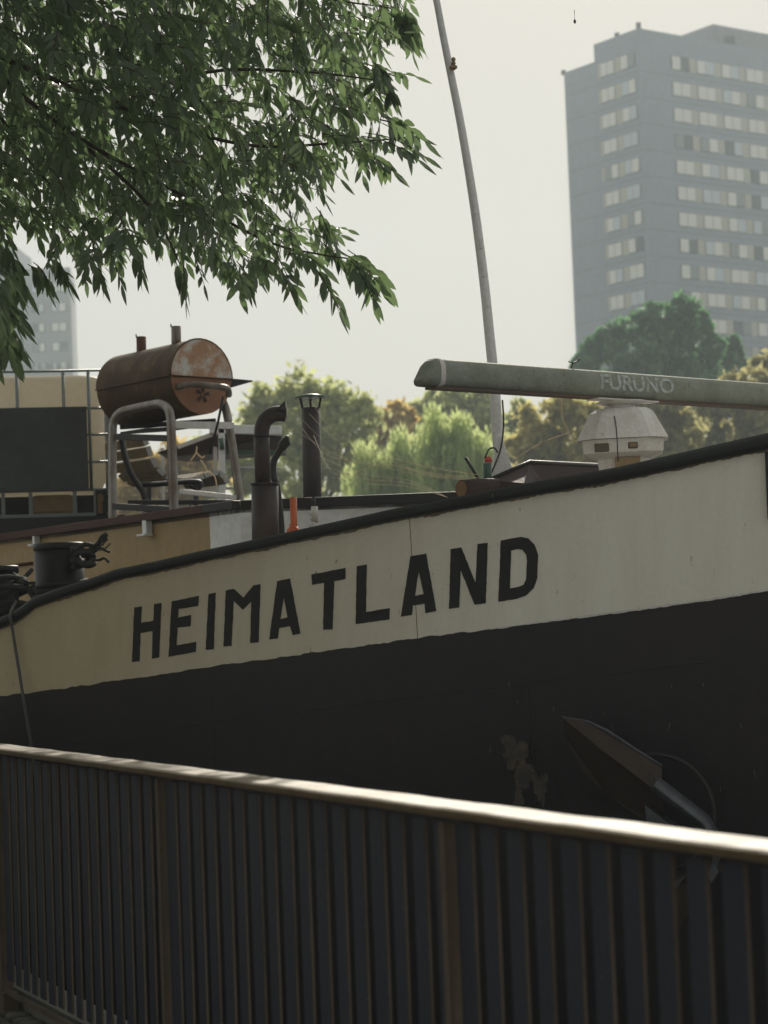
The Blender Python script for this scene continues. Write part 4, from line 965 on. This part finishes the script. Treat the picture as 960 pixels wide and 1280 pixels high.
# out of frame crown: extra leaves over the quay, added to shade the hull's left
k = 0
while k < 2600:
    v = rvec() * rng.uniform(.6, 1.0); P = np.array((-4.6, 6.4, 6.2)) + v * np.array((4.0, 6.0, 3.2))
    q = Vector(P) - CAM; w_ = q.dot(fwd)
    if w_ > .3:
        px, py = 480 + FPX * q.dot(rgt) / w_, 640 - FPX * q.dot(upv) / w_
        if -80 < px < 1040 and -80 < py < 1360: continue
    if P[2] < 3.4: continue
    spray(P, (rng.uniform(-.6, .6), rng.uniform(-.6, .6), rng.uniform(-.7, .2)), .34, 4, rng.uniform(.16, .22)); k += 1
troot = thing('overhanging_tree', 'leafy quay tree whose drooping dark green branches fill the upper left', 'tree', Vector((-4.6, 9.4, 0)))
np_mesh('crown', np.array(LV), np.array(LF), M['leaf'], troot)
mb = MB()
mb.tube(smooth_path([Vector((-4.6, 9.4, -.05)), Vector((-4.55, 9.4, 1.5)), Vector((-4.4, 9.5, 3.0)), Vector((-4.1, 9.6, 4.6)), Vector((-3.8, 9.7, 6.4))], 5), list(np.interp(np.linspace(0, 1, 21), [0, .1, 1], [.24, .19, .07])), 12); link('trunk', mb, M['bark'], troot)
def limb(pts, r0, r1):
    m_ = MB(); pp = smooth_path(pts, 6); m_.tube(pp, list(np.linspace(r0, r1, len(pp))), 8); link('limb', m_, M['bark'], troot)
limb([Vector((-4.35, 9.5, 3.2)), at(-300, 20, 9.7), at(-40, 60, 9.8), at(140, 130, 10), at(300, 180, 10), at(430, 178, 10.0), at(505, 172, 10.0)], .02, .0025)
limb([Vector((-4.25, 9.5, 3.7)), at(-250, -150, 9.9), at(0, -80, 10), at(200, -20, 10.2), at(370, -5, 10.2), at(490, 10, 10.2)], .02, .0025)
limb([at(-40, 60, 9.8), at(80, 160, 9.7), at(220, 240, 9.7), at(330, 300, 9.8), at(400, 318, 9.8), at(455, 325, 9.7)], .012, .0025)
limb([at(-40, 60, 9.8), at(20, 180, 10.2), at(90, 260, 10.2), at(130, 320, 10.2)], .011, .0025)
limb([Vector((-4.4, 9.45, 2.8)), at(-260, 200, 9.4), at(-90, 310, 9.3), at(20, 400, 9.2)], .035, .004)
limb([at(80, 160, 9.7), at(180, 250, 9.5), at(225, 330, 9.5)], .012, .003)
limb([at(140, 130, 10), at(260, 90, 10.2), at(380, 90, 10.2), at(470, 100, 10.1)], .012, .003)
link('twigs', TW, M['bark'], troot, recalc=False)

# --- distant trees
def far_tree(name, label, lobes_px, Y, m, n=5000, size=.2, group='trees on the far bank', tall=1.0, depth=.55):
    """lobes_px: (px, py, radius px); every lobe is a heap of small leaf clumps"""
    s_ = Y / FPX; cxp = sum(l_[0] for l_ in lobes_px) / len(lobes_px)
    base = at(cxp, 700, Y); base.z = .3
    root = thing(name, label, 'tree', base, group)
    tot = sum(l_[2] ** 2 for l_ in lobes_px); Vs = []; cs = []
    for (px, py, rp) in lobes_px:
        c = at(px, py, Y); c.y += rng.uniform(-.8, .8) * rp * s_; R_ = rp * s_; cs.append(c)
        nl_ = int(n * rp ** 2 / tot); ncl = max(10, int(26 * tall))
        d = rng.normal(size=(ncl, 3)); d /= np.linalg.norm(d, axis=1)[:, None]
        cr = R_ * rng.uniform(.16, .36, ncl)
        cc = np.array(c) + d * (R_ * rng.uniform(.35, .92, ncl))[:, None] * np.array((1, depth, tall))
        idx = rng.integers(0, ncl, nl_)
        e = rng.normal(size=(nl_, 3)); e /= np.linalg.norm(e, axis=1)[:, None]
        P = cc[idx] + e * (cr[idx] * rng.uniform(.3, 1.15, nl_))[:, None] * np.array((1, 1, .7 + .3 * tall))
        stray = rng.uniform(size=nl_) < .15
        P[stray] += e[stray] * (R_ * rng.uniform(.1, .4, int(stray.sum())))[:, None]
        u = rng.normal(size=(nl_, 3)); u /= np.linalg.norm(u, axis=1)[:, None]
        w_ = np.cross(u, rng.normal(size=(nl_, 3))); w_ /= np.linalg.norm(w_, axis=1)[:, None]
        z = size * rng.uniform(.5, 1.35, nl_)[:, None]
        Vs.append(np.stack([P - u * z, P + w_ * z * .5, P + u * z, P - w_ * z * .5], 1).reshape(-1, 3))
    V = np.concatenate(Vs); V[:, 2] = np.maximum(V[:, 2], .3)
    np_mesh('crown', V, np.arange(len(V)).reshape(-1, 4), m, root)
    mb = MB(); top = max(c.z for c in cs)
    mb.tube(smooth_path([base - ZV * .4, base + ZV * top * .3 + Vector((.1, 0, 0)), Vector((base.x, base.y, top * .8))], 4), list(np.linspace(.30, .06, 9)), 8)
    for c in cs: mb.tube([Vector((base.x, base.y, c.z * .45)), base.lerp(c, .6) + ZV * c.z * .2, c], [.12, .08, .03], 6)
    link('trunk', mb, M['bark'], root)
far_tree('oak_tree', 'tall olive green tree directly behind the capped chimney', [(345, 502, 36), (383, 492, 34), (422, 508, 34), (452, 520, 28), (322, 530, 34), (370, 540, 46), (425, 555, 46), (312, 580, 40), (395, 600, 56), (450, 590, 40)], 84, M['oak'], n=10000, size=.2)
far_tree('small_tree', 'low olive tree partly hidden by the exhaust pipe and shelter', [(270, 580, 34), (300, 575, 30), (250, 600, 30), (330, 600, 34)], 79, M['oak'], n=5000, size=.18)
far_tree('autumn_tree', 'orange tinged autumn tree between chimney and willow', [(490, 514, 16), (472, 526, 18), (508, 520, 16), (488, 545, 28), (470, 570, 28)], 92, M['autumn'], n=4500, size=.2)
far_tree('round_tree', 'dark olive tree rising behind the willow, left of the mast', [(540, 505, 21), (568, 498, 22), (598, 502, 22), (521, 518, 18), (560, 535, 40), (605, 535, 30), (520, 550, 26)], 100, M['oak'], n=6500, size=.22)
far_tree('small_tree', 'small olive tree just right of the mast', [(650, 508, 12), (642, 525, 16), (660, 530, 18), (640, 560, 24)], 102, M['oak'], n=3000, size=.2)
far_tree('ochre_tree', 'broad olive ochre tree between the mast and the radar housing', [(672, 528, 26), (700, 518, 26), (728, 520, 24), (655, 555, 24), (690, 560, 36), (735, 560, 34)], 78, M['olive'], n=6500, size=.18)
far_tree('brown_tree', 'brown green tree directly behind the white radar housing', [(775, 515, 26), (810, 520, 30), (845, 515, 30), (790, 560, 40), (850, 560, 36)], 80, M['brownish'], n=6500, size=.18)
far_tree('brown_tree', 'dark brownish tree right of the radar above the bow edge', [(885, 505, 30), (920, 495, 30), (955, 490, 34), (890, 545, 34), (940, 540, 40)], 86, M['brownish'], n=6500, size=.18)
far_tree('corner_tree', 'olive tree at the right picture edge below the tower', [(950, 462, 16), (968, 452, 18), (938, 478, 16), (975, 490, 30), (1000, 470, 30)], 92, M['brownish'], n=5000, size=.2)
far_tree('poplar_clump', 'large deep green upright tree in front of the tall tower', [(850, 396, 24), (822, 402, 24), (797, 410, 22), (876, 408, 22), (774, 420, 20), (754, 432, 18), (737, 440, 15), (724, 452, 11), (894, 432, 16), (808, 440, 30), (850, 440, 34), (770, 460, 30), (880, 455, 24), (735, 470, 22), (820, 490, 44), (865, 500, 40), (770, 510, 44), (820, 560, 60)], 112, M['deep'], n=17000, size=.26, tall=1.25)
far_tree('poplar_tree', 'narrow deep green tree beside the large one before the tower', [(917, 432, 11), (911, 450, 13), (924, 452, 12), (915, 475, 18), (915, 505, 24)], 114, M['deep'], n=3600, size=.24, tall=1.2)
far_tree('hedge_tree', 'yellowish tree seen between the legs of the barbecue stand', [(190, 590, 34), (225, 578, 30), (255, 585, 28), (215, 620, 40), (170, 620, 36)], 76, M['autumn'], n=6000, size=.18)
far_tree('hedge_tree', 'green tree behind the caged tank', [(70, 580, 34), (110, 590, 34), (40, 600, 40), (0, 590, 36)], 82, M['oak'], n=3000, size=.22)
# willows: curtains of hanging strands
def willow(label, px, top, wpx, Y, domes, n):
    s_ = Y / FPX; base = at(px, 700, Y); base.z = .3
    root = thing('willow_tree', label, 'tree', base, 'weeping willows across the water')
    V, Fq = [], []
    nb = 64; bund = []
    for _ in range(nb):
        dx, dtop, dw = domes[rng.integers(len(domes))]
        bund.append((dx, dtop, dw, rng.uniform(0, 2 * math.pi), math.sqrt(rng.uniform(0, 1)), rng.uniform(-.6, .3), rng.uniform(2.5, 7.5)))
    for _ in range(n):
        dx, dtop, dw, a, rr, dz_, Lb = bund[rng.integers(nb)]
        x = px + dx + math.cos(a) * rr * dw / 2 + rng.normal() * 3.2; ztop = at(px + dx, dtop, Y).z
        zt_ = ztop - (rr ** 2.2) * dw * s_ * .5 + dz_ - abs(rng.normal()) * .5
        yy = Y + math.sin(a) * rr * dw * s_ / 2 + rng.normal() * .15
        P = at(x, 600, Y); Pz = zt_; L = Lb * rng.uniform(.5, 1.1)
        x0 = P.x; sway = rng.uniform(-.25, .25)
        nseg = int(L / .22)
        for k in range(nseg):
            if rng.uniform() < .12: continue
            z = Pz - k * .22
            if z < .3: break
            c = np.array((x0 + sway * (k / nseg) ** 2 + rng.normal() * .04, yy + rng.normal() * .06, z))
            d = np.array((rng.normal() * .25, rng.normal() * .25, -1)); d /= np.linalg.norm(d); w_ = np.array((rng.normal(), rng.normal(), rng.normal() * .3)); w_ /= np.linalg.norm(w_)
            sz = rng.uniform(.10, .2)
            o = len(V); V += [c - d * sz, c + w_ * sz * .22, c + d * sz, c - w_ * sz * .22]; Fq.append((o, o + 1, o + 2, o + 3))
    np_mesh('crown', np.array(V), np.array(Fq), M['willow'], root)
    mb = MB(); mb.tube([base - ZV * .4, base + ZV * 2.5, at(px, top, Y) - ZV * 1.5], [.35, .28, .08], 8)
    for dx, dtop, dw in domes: mb.tube([base + ZV * 2.3, at(px + dx * .6, dtop + 40, Y), at(px + dx, dtop + 12, Y)], [.14, .09, .04], 6)
    link('trunk', mb, M['bark'], root)
willow('broad weeping willow with yellow green curtain, left of the pair', 490, 535, 110, 70, [(-22, 548, 62), (8, 535, 50), (30, 540, 50), (-40, 560, 40)], 1500)
willow('taller weeping willow with bright yellow green crown behind the cobwebs', 568, 512, 110, 68, [(-24, 512, 44), (2, 514, 52), (30, 530, 50), (-4, 526, 70)], 1600)

# ================================================================== TOWERS
al = R(35.5); er = Vector((math.cos(al), math.sin(al), 0)); el = Vector((-math.sin(al), math.cos(al), 0))
TY = 233.0
TC = at(798, 35, TY); TC0 = Vector((TC.x, TC.y, 0)); TZ = TC.z
def onL(px, py): return hit(px, py, TC0, er)
def onR(px, py): return hit(px, py, TC0, el)
root = thing('tower_block', 'tall slate grey residential tower with bands of windows at the right', 'tower', Vector((TC0.x, TC0.y, .5)))
lu = (onL(743, 78) - TC0).dot(el); le = (onL(705, 92) - TC0).dot(el); zl_ = onL(705, 91).z
RW = 34.0
def blk(p, q, z0, z1): # box spanning along el [p0,q0], er [p1,q1]
    m_ = MB(); P = [TC0 + el * a + er * b2 for a, b2 in ((p[0], p[1]), (q[0], p[1]), (q[0], q[1]), (p[0], q[1]))]
    m_.prism([Vector((v.x, v.y, z0)) for v in P], ZV * (z1 - z0)); return m_
link('main_block', blk((0, 0), (lu, RW), .3, TZ), M['tower'], root)
link('side_block', blk((lu + .01, 0), (le, RW * .7), .3, zl_), M['tower'], root)
pz = None
HB = 2.5; HA = (onR(893, 40) - TC0).dot(er)
for _ in range(30):
    q_ = TC0 + er * HA + el * HB + ZV * TZ - CAM; HA += (893 - (480 + FPX * q_.dot(rgt) / q_.dot(fwd))) * .05
PC = TC0 + er * HA + el * HB
tt = CAM + (PC - CAM); d = ray(893, 30); pz = at(893, 30, PC.y).z
link('roof_house', blk((HB, HA), (HB + 9.5, RW + 4), TZ, pz), M['tower_pale'], root)
m_ = MB()
for a, b2, h_ in ((0.3, .3, .7), (4.0, .4, .5), (lu + 6, .5, .5)):
    P = TC0 + el * a + er * b2; zz = TZ if a < lu else zl_
    m_.box(Vector((P.x, P.y, zz + h_ / 2)), (.5, .5, h_))
P = TC0 + el * 1 + er * 15; m_.box(Vector((P.x, P.y, TZ + .6)), (1.2, 1, 1.2)); P = TC0 + el * 6 + er * 27; m_.box(Vector((P.x, P.y, pz + .4)), (3, 1, .8))
link('roof_vent', m_, M['tower_edge'], root)
# floors
zL1 = onL(770, 82).z; zL10 = onL(782, 376).z; FH = (zL1 - zL10) / 9
PANES = ['pane_white', 'pane_blue', 'pane_grey', 'pane_dark', 'panel_beige']
pm = [M['tower_edge']] + [M[p] for p in PANES]
def window(parent, P, ax_, nrm_, w_, h_, npan, name='window', frame=.09):
    m_ = MB(); m_.box(P - nrm_ * .03 * 1, (w_, .12, h_), (ax_, nrm_, ZV), mi=0)
    pw = (w_ - frame) / npan
    for k in range(npan):
        c = P + ax_ * (-w_ / 2 + frame / 2 + pw * (k + .5)) + nrm_ * .045
        r_ = random.random(); mi = 1 if r_ < .52 else 2 if r_ < .8 else 3 if r_ < .94 else 4
        m_.box(c, (pw - frame, .06, h_ - frame * 1.3), (ax_, nrm_, ZV), mi=mi)
    link(name, m_, pm, parent)
nL, nR = -er, -el
infill = MB()
winH = 1.6
aL = [((onL(751, 90) - TC0).dot(el), (onL(768.5, 90) - TC0).dot(el)), ((onL(776.5, 90) - TC0).dot(el), (onL(794.8, 90) - TC0).dot(el))]
bandL = ((onL(747.5, 90) - TC0).dot(el), (onL(794.8, 90) - TC0).dot(el))
r0 = (onR(839, 85) - TC0).dot(er); rp = (onR(871, 88) - TC0).dot(er) - r0; rp = 31.5 / (32.0) * rp
for k in range(13):
    z = zL1 - FH * k
    if k < 11:
        for a, b2 in aL: window(root, TC0 + el * ((a + b2) / 2) + nL * .04 + ZV * z, -el, nL, abs(b2 - a), winH, 2)
        infill.box(TC0 + el * ((bandL[0] + bandL[1]) / 2) + nL * .02 + ZV * (z), (abs(bandL[1] - bandL[0]), .04, winH), (-el, nL, ZV))
    for j in range(6):
        wdt = rp * .72
        if r0 + rp * j + wdt > RW: break
        window(root, TC0 + er * (r0 + rp * j + wdt / 2) + nR * .04 + ZV * z, er, nR, wdt, winH, 2)
    infill.box(TC0 + er * ((r0 + RW - 1) / 2) + nR * .02 + ZV * z, (RW - 1 - r0, .04, winH), (er, nR, ZV))
link('infill_band', infill, M['panel_beige'], root)
# panel joints on the facade
m_ = MB()
for k in range(0, 14):
    z = zL1 - FH * k - FH * .5
    m_.box(TC0 + er * (RW / 2) + nR * .012 + ZV * z, (RW - .2, .02, .05), (er, nR, ZV)); m_.box(TC0 + el * (le / 2) + nL * .012 + ZV * z, (le - .2, .02, .05), (el, nL, ZV))
link('panel_joint', m_, M['tower_edge'], root)

# left tower
YT = 310.0; s_ = YT / FPX
e2 = Vector((1, -.05, 0)).normalized(); n2 = Vector((-.05, -1, 0)).normalized()
cR = at(87.5, 334, YT); c20 = Vector((cR.x, cR.y, 0)); Z2 = cR.z
root = thing('tower_block', 'distant pale grey tower behind the leaves at the left picture edge', 'tower', Vector((c20.x, c20.y, .5)))
m_ = MB(); P = [c20, c20 - e2 * 26, c20 - e2 * 26 - n2 * 14, c20 - n2 * 14 - e2 * 2.0]
m_.prism([Vector((v.x, v.y, .3)) for v in P], ZV * (Z2 - .3)); link('main_block', m_, M['tower_pale'], root)
m_ = MB(); P = [c20 - e2 * 8.2 + n2 * .6, c20 - e2 * 26 + n2 * .6, c20 - e2 * 26 - n2 * 12, c20 - e2 * 8.2 - n2 * 12]
m_.prism([Vector((v.x, v.y, .3)) for v in P], ZV * (at(30, 305, YT).z - .3)); link('side_block', m_, M['tower_pale'], root)
fh2 = 25 * s_
for r_ in range(8):
    z = at(70, 384, YT).z + fh2 * (1 - r_)
    for c_ in range(2):
        x0 = (4.7 + (24 if c_ else 0)) * s_ if False else (87.5 - (71.5 - 26 * c_)) * s_
        off_ = .04 if x0 < 8.2 else .64
        window(root, c20 - e2 * x0 + n2 * off_ + ZV * z, e2, n2, 21 * s_ if c_ == 0 else 17 * s_, 12 * s_, 2, frame=.2)
m_ = MB()
for k in range(6):
    m_.box(c20 - e2 * ((5 + 12 * k) * s_) + n2 * .8 + ZV * (at(70, 459, YT).z), (4.5 * s_, .5, 8 * s_), (e2, n2, ZV))
link('gallery_opening', m_, M['tower_edge'], root)
# small drifting insect caught on a thread, high in the sky
mb = MB(); P = at(718.5, 27, 9.5)
mb.lathe(P - ZV * .010, [(.001, 0), (.006, .006), (.006, .014), (.001, .022)], 8); mb.tube([P + ZV * .01, P + ZV * .03, P + ZV * .052], [.0008, .0008, .002], 5)
o = link('hanging_seed', mb, M['bark'], loc=P); tag(o, 'tiny dark seed on a thread against the empty sky left of the tower', 'seed')

# ================================================================== HAZE
mb = MB(); mb.box((0, 195, 38.7), (490, 450, 82.6))
hz_m = bpy.data.materials.new('haze_air'); hz_m.use_nodes = True; n = hz_m.node_tree.nodes; n.remove(n['Principled BSDF'])
pv = n.new('ShaderNodeVolumePrincipled'); pv.inputs['Color'].default_value = (.80, .92, 1.0, 1); pv.inputs['Density'].default_value = .0010; pv.inputs['Anisotropy'].default_value = .2
hz_m.node_tree.links.new(pv.outputs[0], n['Material Output'].inputs['Volume'])
o = link('haze', mb, hz_m); o['kind'] = 'stuff'
